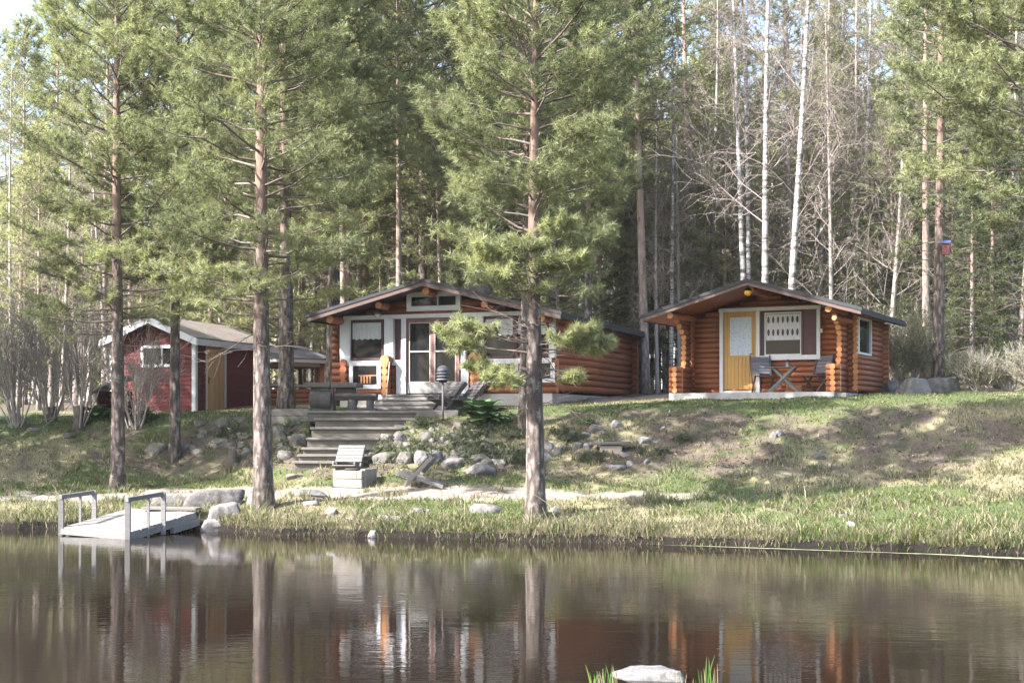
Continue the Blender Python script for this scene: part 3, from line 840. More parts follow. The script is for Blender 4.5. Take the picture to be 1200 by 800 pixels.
# (proto, px at the foot, distance, scale)
TB = [
 (PB, 756, 45.5, .98), (PA, 817, 52, 1.05), (PA, 1087, 43.5, .92), (PC, 508, 54, 1.1), (PA, 424, 50, 1.0), (PB, 432, 52, .95), (PA, 402, 47, .92), (PC, 539, 57, 1.1), (PB, 700, 54, 1.1),
 (PB, 735, 60, 1.05), (PA, 785, 63, 1.05), (PC, 840, 58, 1.1), (PA, 950, 57, 1.1), (PB, 985, 62, .98), (PC, 1060, 55, 1.1), (PB, 1135, 52, 1.1), (PA, 1180, 56, 1.15), (PC, 1215, 47, 1.0), (PB, 1160, 66, 1.1),
 (PA, 20, 50, .75), (PC, 58, 56, 1.0), (PB, 92, 60, .95), (PC, 120, 49, 1.0), (PC, -5, 54, .9), (PA, 168, 53, 1.0), (PB, 222, 56, 1.0), (PC, 248, 50, 1.0), (PA, 275, 60, 1.1), (PB, 300, 54, 1.1), (PC, 355, 56, 1.15), (PA, 372, 64, 1.2), (PB, 455, 63, 1.15), (PA, 575, 66, 1.15), (PB, 612, 60, 1.15), (PC, 640, 66, 1.2), (PA, 470, 46, .85),
 (PD, 45, 46, .7), (PD, 702, 50, .8), (PD, 748, 54, .9), (PD, 778, 50, .75), (PD, 818, 53, .9), (PD, 848, 49, .75), (PD, 430, 50, .8), (PD, 545, 50, .8), (PD, 498, 57, 1.1), (PD, 940, 51, .8), (PD, 405, 49, .95), (PD, 480, 52, 1.05), (PD, 520, 47, .85), (PD, 610, 55, 1.1), (PD, 655, 47, .8), (PD, 730, 53, 1.0), (PD, 830, 55, 1.05), (PD, 965, 53, .95), (PD, 1110, 55, 1.05), (PD, 205, 52, .95), (PD, 305, 48, .85), (PD, 95, 54, .75), (PD, 380, 58, 1.25), (PD, 575, 60, 1.35), (PD, 860, 62, 1.3), (PD, 1150, 60, 1.3), (PD, 262, 47, .8), (PD, 445, 55, .9), (PD, 685, 58, .95), (PD, 772, 56, .8), (PD, 800, 68, 1.1), (PD, 900, 64, 1.2), (PD, 1008, 60, 1.05), (PD, 1050, 48, .75), (PD, 556, 52, 1.0), (PD, 150, 60, 1.1), (PD, 350, 50, .75),
 (SB, 742, 49, .75), (SB, 783, 51, .8), (SA, 1118, 46, .75), (SB, 1075, 47, .85), (SA, 1160, 45, .72), (SB, 1140, 41.5, .72), (SB, 1195, 44, .9), (SA, 1050, 58, .9), (SB, 1020, 47, .65), (SA, 330, 62, .9), (SB, 445, 48, .6), (SA, 190, 62, .85), (SA, 30, 62, .7),
 (BA, 15, 47, .75), (BB, 70, 45, .85), (BA, 105, 52, .8), (BB, 130, 46, .85), (BA, 235, 52, 1.0), (BB, 285, 49, .9), (BA, 350, 58, 1.05), (BA, 415, 57, 1.05), (BB, 465, 55, 1.1), (BA, 520, 60, 1.05), (BA, 720, 51, .95), (BB, 795, 49, 1.0), (BA, 835, 50, 1.05), (BB, 860, 52, 1.1), (BA, 880, 55, 1.15), (BB, 925, 49, 1.15), (BA, 955, 50, 1.1), (BB, 975, 46, 1.0), (BA, 1000, 54, 1.1), (BB, 1040, 45, 1.0), (BA, 1070, 50, 1.0), (BB, 1130, 49, 1.0), (BA, 1190, 50, 1.0), (BB, 770, 46, .8),
 (BC, 785, 47, .8), (BC, 480, 59, 1.0), (BC, 528, 55, 1.0), (BC, 362, 53, .9), (BC, 990, 59, 1.05), (BC, 940, 66, 1.1), (BC, 258, 57, .95), (BC, 655, 57, 1.0),
]
rt = np.random.default_rng(77)
for (pr, px, Y, sc) in TB:
    kind = pr[0].name.split('.')[0]
    low = pr is PD or pr is SB
    behind(pr, px + rt.normal(0, 1.5), Y, sc * rt.uniform(.96, 1.04), rt.uniform(0, 6.28), {'pine_tree': 'young bushy pine' if pr is PD else 'tall bare-stemmed pine', 'spruce_tree': 'small dark spruce' if pr is SB else 'tall dark spruce', 'bare_tree': 'leafless brown tree' if pr is BA else 'low spreading leafless tree', 'birch_tree': 'slim white-stemmed birch'}[kind], (rt.normal(0, .015), rt.normal(0, .022)))
LM = [(0, 115, 'left of the red shed'), (115, 310, 'behind the red shed'), (310, 400, 'behind the little grill hut'), (400, 475, 'behind the left eave of the glazed cottage'), (475, 560, 'behind the glazed cottage, left of its chimney'), (560, 640, 'behind the glazed cottage, right of its chimney'), (640, 790, 'behind the gap between the two log buildings'), (790, 880, 'behind the left half of the porch cabin'), (880, 1005, 'behind the right half of the porch cabin'), (1005, 1300, 'beyond the boulders right of the log cabin')]
ORD = ['leftmost', 'second', 'third', 'fourth', 'fifth', 'sixth', 'seventh', 'eighth', 'ninth', 'tenth', 'eleventh', 'twelfth', 'thirteenth']
bins = {}
for (o, px, Y, kind) in FAR:
    lm = [c for a, b, c in LM if a <= px < b] or [LM[0][2] if px < 0 else LM[-1][2]]
    bins.setdefault((kind, lm[0]), []).append((px, o))
for (kind, lm), rows in bins.items():
    rows.sort(key=lambda r_: r_[0])
    for i, (px, o) in enumerate(rows):
        o['label'] = f'{kind} {lm}' if len(rows) == 1 else f'{kind} {lm}, ' + ('leftmost of them' if i == 0 else 'rightmost of them' if i == len(rows) - 1 else f'{ORD[i]} from the left')

# pines beyond the left edge of the view: they shade the slope
for (x, y, s, pr) in [(-17.5, 33.2, .8, PC), (-20, 31.5, .75, PD), (-23, 33.5, .85, PC), (-19, 36.5, .85, PC), (-26, 32.0, .8, PC), (-16.5, 36.8, 1.0, PC), (-19.2, 35.4, 1.08, PC), (-22.5, 36.5, .8, PD), (-14.6, 31.2, .9, PD), (-15.4, 33.6, 1.0, PD), (-14.9, 35.8, .95, PD), (-17.2, 30.9, 1.0, PD)]:
    o = copy_tree(pr[0]); o.location = (x, y, gz1(x, y)); o.scale = (s,) * 3; o.rotation_euler = (0, 0, x * 3)
    o['label'] = 'pine on the bank left of the view, shading the slope'; o['group'] = 'pines outside the left of the view'; o['category'] = 'pine tree'

# far-off wood closing the view: one mass
def far_wood():
    rng = np.random.default_rng(91)
    trunks = Segs(); TP = []; TD = []; TS = []; TT = []
    tw = Segs()
    spots = []
    for i in range(520):
        Y = rng.uniform(66, 135); px = rng.uniform(-260, 1460)
        H = rng.uniform(13, 20) * (1 if px > 230 else .74)
        spots.append((px, Y, H))
    for (px, Y, H) in spots:
        x = (px - 600) * Y / FPX; z = gz1(x, Y)
        lean = rng.normal(0, .02)
        p = [(x, Y, z - .3), (x + lean * H * .5, Y, z + H * .5), (x + lean * H, Y, z + H)]
        trunks.line(p, rng.uniform(.10, .17), .03)
        typ = rng.random()
        zb = H * (rng.uniform(.28, .5) if typ < .6 else .05)
        rad_ = H * (.10 if typ < .6 else .13)
        n = int(190 if typ < .6 else 230)
        if typ > .8: n = 40; zb = H * .2
        u = rng.random(n) ** (.8 if typ < .6 else 1.2); az = rng.uniform(0, 6.28, n)
        rr = rad_ * (1 - u) ** (.5 if typ < .6 else .9) * np.sqrt(rng.uniform(.1, 1, n)) + .15
        c = np.stack([x + lean * H * (zb / H + u * (1 - zb / H)) + np.cos(az) * rr, Y + np.sin(az) * rr, z + zb + u * (H - zb)], 1)
        TP.append(c); TD.append(np.stack([np.cos(az), np.sin(az), rng.normal(.2, .3, n)], 1)); TS.append(rng.uniform(.9, 1.5, n)); TT.append(np.full(n, rng.uniform(.05, .75)) + rng.normal(0, .1, n))
        for b in range(16 if typ < .6 else 60 if typ > .8 else 4):
            zz = rng.uniform(.15, .95) * H; a = rng.uniform(0, 6.28); L = rng.uniform(.6, 2.0) * (1.1 if typ > .8 else .8)
            q = np.array([x + lean * zz, Y, z + zz]); d = np.array([math.cos(a), math.sin(a), rng.normal(.5 if typ > .8 else .05, .25)])
            e = q + d * L
            tw.line([q, q + d * L * .5 + rng.normal(0, .1, 3), e], .022, .01)
            for c_ in range(3):
                s_ = q + d * L * rng.uniform(.3, .9); tw.line([s_, s_ + (d + rng.normal(0, .7, 3)) * L * .4], .012, .008)
    Vt, Ft = seg_arrays(trunks.a, trunks.b, trunks.r0, trunks.r1, 6)
    Vw, Fw = seg_arrays(tw.a, tw.b, tw.r0, tw.r1, 3)
    V = np.concatenate([Vt, Vw]); F = np.concatenate([Ft, Fw + len(Vt)])
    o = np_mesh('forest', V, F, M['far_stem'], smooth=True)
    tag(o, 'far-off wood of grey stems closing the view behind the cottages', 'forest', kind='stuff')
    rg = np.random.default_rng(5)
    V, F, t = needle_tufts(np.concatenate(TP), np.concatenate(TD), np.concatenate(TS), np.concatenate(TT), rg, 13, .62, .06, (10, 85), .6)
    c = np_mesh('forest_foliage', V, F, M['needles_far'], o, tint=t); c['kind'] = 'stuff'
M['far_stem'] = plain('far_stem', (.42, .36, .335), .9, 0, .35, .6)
far_wood()

# ---- shrubs
def shrub_parts(seed, H, spread, n, lev=2, base_r=.02, vase=True, leaves=.15):
    rng = np.random.default_rng(seed)
    st = Segs(); tw = Segs(); tips = []; dirs = []
    def grow(p, d, L, r, l, S):
        m = 5; line = [p]; cur = p
        for i in range(m):
            d = d + rng.normal(0, .09, 3) + np.array([0, 0, .10]); d = d / np.linalg.norm(d)
            cur = cur + d * L / m; line.append(cur)
            if l < lev and i > 0:
                for c in range(2):
                    cd = d + rng.normal(0, .42, 3); cd /= np.linalg.norm(cd)
                    grow(cur, cd, L * rng.uniform(.3, .5), r * .5, l + 1, tw)
        S.line(line, max(r, .0035), max(r * .4, .0025))
        tips.append(cur); dirs.append(d)
    for i in range(n):
        az = rng.uniform(0, 6.28); q = spread * math.sqrt(rng.uniform(.02, 1))
        d = np.array([math.cos(az) * q, math.sin(az) * q, 1.0]); d /= np.linalg.norm(d)
        b = np.array([math.cos(az), math.sin(az), 0]) * rng.uniform(0, .16) + np.array([0, 0, -.06])
        grow(b, d, H * rng.uniform(.7, 1.05), base_r * rng.uniform(.6, 1.2), 0, st)
    tips = np.array(tips); dirs = np.array(dirs); k = rng.random(len(tips)) < leaves
    leaf = needle_tufts(tips[k], dirs[k], np.ones(k.sum()), rng.uniform(.1, .8, k.sum()), rng, 5, .045, .03, (20, 90), .2) if k.sum() else None
    return st, tw, leaf
def plant_shrub(name, args, loc, label, group, stump=0.0):
    st, tw, leaf = shrub_parts(*args[0], **args[1])
    root = empty(name, loc, 0, label, 'shrub', group)
    st.build('stems', M['shrub_stem'], root, 5); tw.build('twigs', M['shrub_stem'], root, 3)
    if leaf: np_mesh('leaves', leaf[0], leaf[1], M['leaf_bud'], root, tint=leaf[2])
    if stump:
        MB().tube([(0, 0, -.2), (0, 0, .04), (.02, .01, stump * .6), (.0, .01, stump)], [.19, .15, .125, .14], 9).build('stump', M['shrub_bark'], root, .02)
    return root
M['shrub_bark'] = plain('shrub_bark', (.085, .075, .06), .95, 0, .4, 10, .6)
g_s = 'bare vase-shaped shrubs left of the red shed'
for i, (px, py, H, sp, n, st, lab) in enumerate([
        (19, 499, 2.5, .36, 22, 0, 'bare vase-shaped shrub furthest left, at the end of the grey track'),
        (60, 493, 2.2, .45, 15, .35, 'bare shrub on a thick stump beside the grey track'),
        (92, 501, 2.8, .38, 17, .55, 'bare tall shrub growing from a dark mossy stump'),
        (158, 501, 1.75, .5, 19, 0, 'bare dense shrub in front of the window wall of the red shed')]):
    plant_shrub('bare_shrub', ((400 + i, H, sp, n), dict(base_r=.022)), place(px, py), lab, g_s, st)
g_r = 'twiggy shrubs right of the boulders'
for i, (px, py, H, sp, n, lab) in enumerate([
        (1150, 459, .95, .95, 40, 'wide grey-green twiggy shrub beside the pine with the birdhouse'),
        (1183, 457, .75, .8, 28, 'small pale twiggy shrub at the right edge of the lawn'),
        (1215, 459, 1.0, .9, 30, 'grey twiggy shrub cut by the right edge of the view')]):
    plant_shrub('twiggy_shrub', ((420 + i, H, sp, n), dict(base_r=.012, leaves=.3)), place(px, py), lab, g_r)
q = at(1062, 448, 40)
plant_shrub('leafy_shrub', ((431, 1.7, .75, 46), dict(base_r=.012, leaves=1.0)), (q.x, q.y, gz1(q.x, q.y)), 'yellow-green leafy shrub behind the boulders at the cabin corner', None)
q = at(1035, 447, 43)
plant_shrub('leafy_shrub', ((432, 1.5, .8, 40), dict(base_r=.012, leaves=1.0)), (q.x, q.y, gz1(q.x, q.y)), 'low yellow-green shrub peeping out behind the cabin back corner', None)

# ---- broad-leaved plants
def leafy_parts(seed, n, Ln, wd, h):
    rng = np.random.default_rng(seed); V = []; F = []; T = []
    for i in range(n):
        az = rng.uniform(0, 6.28); el = R(rng.uniform(15, 80)); L = Ln * rng.uniform(.6, 1.2); w = wd * rng.uniform(.7, 1.2)
        d = np.array([math.cos(az), math.sin(az), 0]); s = np.array([-d[1], d[0], 0])
        p0 = d * rng.uniform(0, .12) + np.array([0, 0, rng.uniform(0, h)])
        rows = []
        for j, (f, ww) in enumerate([(0, .12), (.3, .8), (.6, 1.0), (.85, .6), (1, .03)]):
            c = p0 + d * (L * f * math.cos(el)) + np.array([0, 0, L * f * math.sin(el) - L * .45 * f * f])
            rows.append((c - s * w * ww + np.array([0, 0, .18 * w * ww]), c, c + s * w * ww + np.array([0, 0, .18 * w * ww])))
        b = len(V)
        for r_ in rows: V += list(r_)
        tt = rng.uniform(0, 1); T += [tt] * 15
        for j in range(4):
            for k in range(2):
                a = b + j * 3 + k; F.append((a, a + 1, a + 4, a + 3))
    return np.array(V), np.array(F), np.array(T)
def plant_leafy(name, seed, px, py, n, L, w, h, label, group=None, spread=None, dy=0):
    p = place(px, py); V, F, t = leafy_parts(seed, n, L, w, h)
    if spread: V = V * np.array([spread[0], spread[1], 1])
    o = np_mesh(name, V, F, M['leaf_green'], None, tint=t, loc=(p.x, p.y + dy, p.z)); return tag(o, label, 'plant', group)
plant_leafy('leafy_plant', 1, 566, 497, 150, .42, .085, .42, 'lush dark green broad-leaved plant beside the timber terrace wall', None, (1.7, 1.2))
plant_leafy('leafy_plant', 2, 686, 498, 34, .3, .035, .1, 'small brownish green fern clump on the slope right of the waterside pine')
plant_leafy('leafy_plant', 3, 174, 493, 40, .32, .07, .2, 'bright green leafy plant at the foot of the red shed corner')
plant_leafy('leafy_plant', 4, 112, 492, 55, .34, .075, .25, 'bright green leafy plant left of the pine behind the landing stage', None, (1.4, 1))
plant_leafy('leafy_plant', 5, 133, 493, 30, .3, .07, .2, 'dark leafy plant close behind the left bank pine trunk')
# creeping dwarf juniper and heath on the rockery: countless sprigs
def heath():
    rng = np.random.default_rng(9); P = []; D = []; T = []
    for (px0, px1, py0, py1, n, t0) in [(540, 612, 500, 545, 1500, .15), (470, 560, 500, 540, 900, .25), (425, 480, 518, 548, 500, .35), (655, 700, 500, 545, 350, .2), (300, 352, 500, 548, 500, .3), (240, 300, 500, 525, 250, .3), (700, 800, 500, 540, 260, .1), (560, 612, 485, 505, 300, .4)]:
        cl = [(rng.uniform(px0, px1), rng.uniform(py0, py1)) for _ in range(max(4, n // 50))]
        for i in range(int(n * .6)):
            c = cl[rng.integers(len(cl))]
            P.append((c[0] + rng.normal(0, 7), c[1] + rng.normal(0, 2.5))); T.append(t0 + rng.normal(0, .15))
    out = []
    ys = np.arange(28, 38, .05)
    PP = np.array(P)
    for (px, py) in PP:
        xs = (px - 600) * ys / FPX; rz = EYE - (py - HOR) * ys / FPX
        h = np.where(HG(xs, ys) >= rz)[0]; i = h[0] if len(h) else -1
        out.append((xs[i], ys[i], rz[i] + rng.uniform(0, .14)))
    out = np.array(out); D = rng.normal(0, .5, out.shape) + np.array([0, -.2, .8])
    V, F, t = needle_tufts(out, D, rng.uniform(.8, 1.4, len(out)), np.array(T), rng, 16, .12, .014, (10, 80), .15)
    o = np_mesh('ground_cover', V, F, M['heath'], None, tint=t)
    tag(o, 'low dark green heath and creeping juniper between the rockery stones', 'ground cover', kind='stuff')
M['heath'] = leaf_mat('heath_sprigs', (.05, .055, .025), (.12, .14, .045), .2)
HG = gz
heath()

# ---- grass
def grass():
    rng = np.random.default_rng(15)
    N = 150000
    x = rng.uniform(-13.5, 13.5, N); y = shore(x) + rng.random(N) ** 1.25 * 15
    d, l, t = masks(x, y)
    s = y - shore(x); yc, zc = crest(x)
    lim = sstep(yc + 6, yc + 2, y) if False else (y < yc + 4.5)
    dens = (1 - sstep(.3, .75, d)) * (1 - .72 * sstep(.25, .8, t)) * lim
    dens = np.where(s < .5, 1.0, dens)
    patch = fbm(x * 1.4, y * 1.4, 61)
    dens *= .35 + .9 * sstep(.3, .6, patch)
    # hummocks of older, longer grass
    nt = 520; tx = rng.uniform(-13.2, 13.2, nt); ts_ = rng.uniform(.04, 1, nt) ** 1.6 * 6.5; ty = shore(tx) + ts_ + .03
    dd_, _, tt_ = masks(tx, ty); ok = rng.random(nt) < 1 - dd_ * .8 - .3 * tt_; tx, ty = tx[ok], ty[ok]
    k = rng.random(N) < dens
    # no blades inside the buildings
    for (cx, cy, th, x0, x1, y0, y1) in FOOT:
        c, s_ = math.cos(th), math.sin(th)
        lx = (x - cx) * c - (y - cy) * s_ * -1 * -1; lx = (x - cx) * c + (y - cy) * -s_; ly = (x - cx) * s_ + (y - cy) * c
        k &= ~((lx > x0) & (lx < x1) & (ly > y0) & (ly < y1))
    # extra long dry fringe along the water
    n2 = 16000
    x2 = rng.uniform(-13.5, 13.5, n2); y2 = shore(x2) + rng.uniform(.07, .75, n2)
    per = 46; hx = (tx[:, None] + rng.normal(0, .085, (len(tx), per))).ravel(); hy = (ty[:, None] + rng.normal(0, .07, (len(tx), per))).ravel()
    hum = np.concatenate([np.zeros(k.sum() + n2, bool), np.ones(len(hx), bool)]); hv = np.concatenate([np.ones(k.sum() + n2), np.repeat(rng.uniform(1.1, 2.3, len(tx)), per)])
    x = np.concatenate([x[k], x2, hx]); y = np.concatenate([y[k], y2, np.maximum(hy, shore(hx) + .05)])
    d, l, t = masks(x, y); s = y - shore(x); n = len(x)
    z = gz(x, y)
    patch = fbm(x * .8, y * .8, 71)
    h = rng.uniform(.035, .085, n) * (.7 + .9 * patch) * np.where(s < .8, 1.7, 1.0) * np.where(y > crest(x)[0] - 1, .65, 1)
    tall = rng.random(n) < .03; h = np.where(tall & (s < 4), h * 2.0, h)
    h = h * hv
    az = rng.uniform(0, 6.28, n); ln = h * rng.uniform(.2, .95, n)
    dx = np.cos(az) * ln; dy = np.sin(az) * ln
    over = (s < .2); dy = np.where(over, -np.abs(dy) * .8 - .03, dy); 
    w = rng.uniform(.006, .013, n)
    wa = rng.uniform(0, 3.14, n)
    wx = np.cos(wa) * w; wy = np.sin(wa) * w * .4
    B = np.stack([x, y, z - .01], 1)
    mid = B + np.stack([dx * .35, dy * .35, h * .65], 1)
    tip = B + np.stack([dx, dy, h * np.where(over, .75, 1.0)], 1)
    S = np.stack([wx, wy, wx * 0], 1)
    V = np.stack([B - S, B + S, mid + S * .75, mid - S * .75, tip, tip], 1)
    V = np.stack([B - S, B + S, mid + S * .8, tip, mid - S * .8], 1).reshape(-1, 3)
    b = np.arange(n)[:, None] * 5
    F = np.concatenate([b + np.array([[0, 1, 2]]), b + np.array([[0, 2, 4]]), b + np.array([[4, 2, 3]])], 0)
    gpatch = sstep(.40, .62, fbm(x * .45, y * .45, 21 + 60) * .55 + l * .42)
    dry = np.clip(1 - gpatch - .25 * l + np.where(s < .7, .55, 0), 0, 1)
    isdry = rng.random(n) < (.2 + .6 * dry)
    isdry = np.where(hum, rng.random(n) < .72, isdry)
    g = np.stack([rng.uniform(.075, .15, n), rng.uniform(.105, .18, n), rng.uniform(.03, .062, n)], 1)
    st = np.stack([rng.uniform(.22, .38, n)] * 3, 1) * np.array([1.0, .90, .58]) * rng.uniform(.75, 1.1, (n, 1))
    c = np.where(isdry[:, None], st, g)
    o = np_mesh('grass', V, F, M['grass_blade'], None, tint=np.repeat(c, 5, axis=0))
    tag(o, 'green and straw-coloured grass covering the bank and the lawn', 'grass', kind='stuff')

# ---- last year's leaves, cone scraps and bark lying on the slope
def litter():
    rng = np.random.default_rng(23); N = 42000
    x = rng.uniform(-13, 13, N); y = shore(x) + rng.uniform(.4, 12, N)
    d, l, t = masks(x, y); n2 = fbm(x * 2.1, y * 2.1, 83)
    k = (rng.random(N) < (.12 + .9 * t) * sstep(.35, .6, n2) * (1 - .6 * d)) & (y < crest(x)[0] + 1.5)
    x, y = x[k], y[k]; n = len(x); z = gz(x, y) + rng.uniform(.004, .03, n)
    a = rng.uniform(0, 6.28, n); L = rng.uniform(.014, .045, n); w = L * rng.uniform(.25, .8, n)
    u = np.stack([np.cos(a), np.sin(a), rng.normal(0, .5, n)], 1) * L[:, None]; v = np.stack([-np.sin(a), np.cos(a), rng.normal(0, .5, n)], 1) * w[:, None]
    P = np.stack([x, y, z], 1)
    V = np.stack([P - u, P + v, P + u, P - v], 1).reshape(-1, 3); F = np.arange(n * 4).reshape(-1, 4)
    c = np.array([[.20, .12, .075], [.29, .21, .14], [.10, .07, .05], [.33, .28, .21]])[rng.integers(0, 4, n)] * rng.uniform(.7, 1.2, (n, 1))
    o = np_mesh('fallen_leaves', V, F, M['grass_blade'], None, tint=np.repeat(c, 4, axis=0))
    tag(o, 'dry brown fallen leaves and bark scraps lying on the slope', 'fallen leaves', kind='stuff')
# ------------------------------------------------------------------ buildings
class Fr:
    """a building's own frame: x along its front, y back from the gable edge, z up from its base"""
    def __init__(s, name, gx, gy, z0, deg, label, cat):
        s.gx, s.gy, s.z0, s.th = gx, gy, z0, R(deg)
        s.c, s.s = math.cos(s.th), math.sin(s.th)
        s.root = empty(name, (gx, gy, z0), -s.th, label, cat)
    def W(s, x, y, z=0): return Vector((s.gx + x * s.c + y * s.s, s.gy - x * s.s + y * s.c, s.z0 + z))
    def fx(s, px, y):
        k = (px - 600) / FPX
        return (k * (s.gy + y * s.c) - s.gx - y * s.s) / (s.c + k * s.s)
    def fy(s, px, x):
        k = (px - 600) / FPX
        return (k * (s.gy - x * s.s) - s.gx - x * s.c) / (s.s - k * s.c)
    def z_at(s, py, x, y):
        return EYE - (py - HOR) * (s.gy - x * s.s + y * s.c) / FPX - s.z0
    def rect(s, px0, py0, px1, py1, y):
        x0, x1 = s.fx(px0, y), s.fx(px1, y); xm = (x0 + x1) / 2
        return x0, x1, s.z_at(py1, xm, y), s.z_at(py0, xm, y)

def segs_minus(a0, a1, z, ops):
    out = [(a0, a1)]
    for (u0, u1, w0, w1) in ops:
        if w0 <= z <= w1:
            nx = []
            for a, b in out:
                if u1 <= a or u0 >= b: nx.append((a, b))
                else:
                    if u0 > a + .02: nx.append((a, u0))
                    if u1 < b - .02: nx.append((u1, b))
            out = nx
    return out

def logs(mb, ends, axis, fixed, a0, a1, z0, z1, pitch, ops=(), clip=None, off=0.0, n=14, rk=.55, endside=(1, 1)):
    z = z0 + pitch * .5 + off
    i = 0
    while z < z1 + .001:
        lo, hi = a0, a1
        if clip:
            c0, c1 = clip(z + pitch * .5); lo, hi = max(lo, c0), min(hi, c1)
        if hi - lo > .05:
            for (u, v) in segs_minus(lo, hi, z, ops):
                r_ = pitch * rk
                w = .006 * math.sin(i * 7.3 + u * 3)
                if axis == 'x': p, q = (u, fixed + w, z), (v, fixed + w, z)
                else: p, q = (fixed + w, u, z), (fixed + w, v, z)
                mb.cyl(p, q, r_ * (1 + .03 * math.sin(i * 5.1)), None, n)
                if ends is not None:
                    for k, (e, sg) in enumerate(((u, -1), (v, 1))):
                        if endside[k] and abs(e - (a0, a1)[k]) < .01:
                            if axis == 'x': ends.cyl((e, fixed + w, z), (e + sg * .004, fixed + w, z), r_ * .93, None, n)
                            else: ends.cyl((fixed + w, e, z), (fixed + w, e + sg * .004, z), r_ * .93, None, n)
        z += pitch; i += 1

def roof(fr, xl, xr, y0, y1, zr, slope, felt, soffit, barge, thick=.05, sof=.07, barge_h=.17, gut=None, edge=None, fascia=None):
    mb = MB(); ms = MB()
    for (x, sg) in ((-xl, -1), (xr, 1)):
        ze = zr - slope * abs(x)
        for (m, t0, t1, inset) in ((mb, 0, thick, 0), (ms, thick + .001, thick + sof, .015)):
            b = [(0, y0 + inset, zr - t1), (x - sg * inset, y0 + inset, ze - t1), (x - sg * inset, y1 - inset, ze - t1), (0, y1 - inset, zr - t1)]
            t = [(0, y0 + inset, zr - t0), (x - sg * inset, y0 + inset, ze - t0), (x - sg * inset, y1 - inset, ze - t0), (0, y1 - inset, zr - t0)]
            if sg < 0: b, t = t, b
            m.quadprism(b, t)
    r_ = mb.build('roof', felt, fr.root)
    ms.build('soffit', soffit, r_)
    for y in (y0 - .028, y1 + .003):
        bb = MB()
        for (x, sg) in ((-xl, -1), (xr, 1)):
            ze = zr - slope * abs(x); a = thick * .8
            p = [(0, y, zr - a), (x, y, ze - a), (x, y, ze - a - barge_h), (0, y, zr - a - barge_h)]
            q = [(c[0], y + .025, c[2]) for c in p]
            bb.quadprism(p, q) if sg > 0 else bb.quadprism(q, p)
        bb.build('bargeboard', barge, r_)
    for (x, sg) in ((-xl, -1), (xr, 1)):
        ze = zr - slope * abs(x)
        MB().box(min(x, x + sg * .025), max(x, x + sg * .025), y0, y1, ze - thick - barge_h + .03, ze - thick * .9).build('fascia', fascia or barge, r_)
    if edge:
        em = MB()
        for (x, sg) in ((-xl, -1), (xr, 1)):
            ze = zr - slope * abs(x)
            p = [(0, y0 - .05, zr + .012), (x + sg * .03, y0 - .05, ze + .012), (x + sg * .03, y0 - .05, ze - .075), (0, y0 - .05, zr - .075)]
            q = [(c[0], y0 + .03, c[2]) for c in p]
            em.quadprism(p, q) if sg > 0 else em.quadprism(q, p)
        em.build('roof_edge', edge, r_)
    return r_

def frame_bars(mb, x0, x1, z0, z1, w, ya, yb, sides='lrtb'):
    if 't' in sides: mb.box(x0, x1, ya, yb, z1 - w, z1)
    if 'b' in sides: mb.box(x0, x1, ya, yb, z0, z0 + w)
    a, b = z0 + (w if 'b' in sides else 0), z1 - (w if 't' in sides else 0)
    if 'l' in sides: mb.box(x0, x0 + w, ya + .002, yb, a, b)
    if 'r' in sides: mb.box(x1 - w, x1, ya + .002, yb, a, b)

def pane(fr_part, x0, x1, y, z0, z1, name='pane', m='glass', d=.012):
    return MB().box(x0, x1, y, y + d, z0, z1).build(name, M[m], fr_part)

# ================= right log cabin with the open porch
C = Fr('log_cabin', 5.83, 35.27, 2.70, 27, 'small orange log cabin with a yellow door and open corner porch', 'cabin')
CZ, CS = 5.76 - 2.70, .29
XL, XR_, YW, YB = -2.1, 2.25, 1.9, 4.75
PIT = .135
FL = .26
clipg = lambda z: (-(CZ - .14 - z) / CS, (CZ - .14 - z) / CS)
roof(C, 2.82, 2.82, 0, 5.05, CZ, CS, M['felt'], M['log_x'], M['brown_trim'], barge_h=.12, edge=M['felt'], fascia=M['felt'])
# slab
slab = MB().box(XL - .12, 2.06, .42, YW + .1, -.6, FL - .004); slab.box(2.062, XR_ + .06, .62, YB, -.6, FL - .03); slab.box(XL - .1, 2.06, YW + .102, YB, -.6, FL - .03)
slab.build('foundation', M['concrete'], C.root, .012)
ent = C.rect(842, 359, 962, 453, YW - .08)
ops = [(ent[0] + .04, C.fx(890, YW), ent[2], ent[3] - .03), (C.fx(888, YW), ent[1] - .04, C.rect(843, 359, 960, 417, YW)[2] - .04, ent[3] - .03)]
w = MB(); e = MB()
logs(w, e, 'x', YW, XL - .2, XR_ + .03, FL, CZ - .25, PIT, ops, clipg)
fw = w.build('front_wall', M['log_x'], C.root); e.build('end_grain', M['log_end'], fw)
w = MB(); logs(w, None, 'x', YB, XL - .2, XR_ + .2, FL, CZ - .25, PIT, (), clipg); w.build('rear_wall', M['log_x'], C.root)
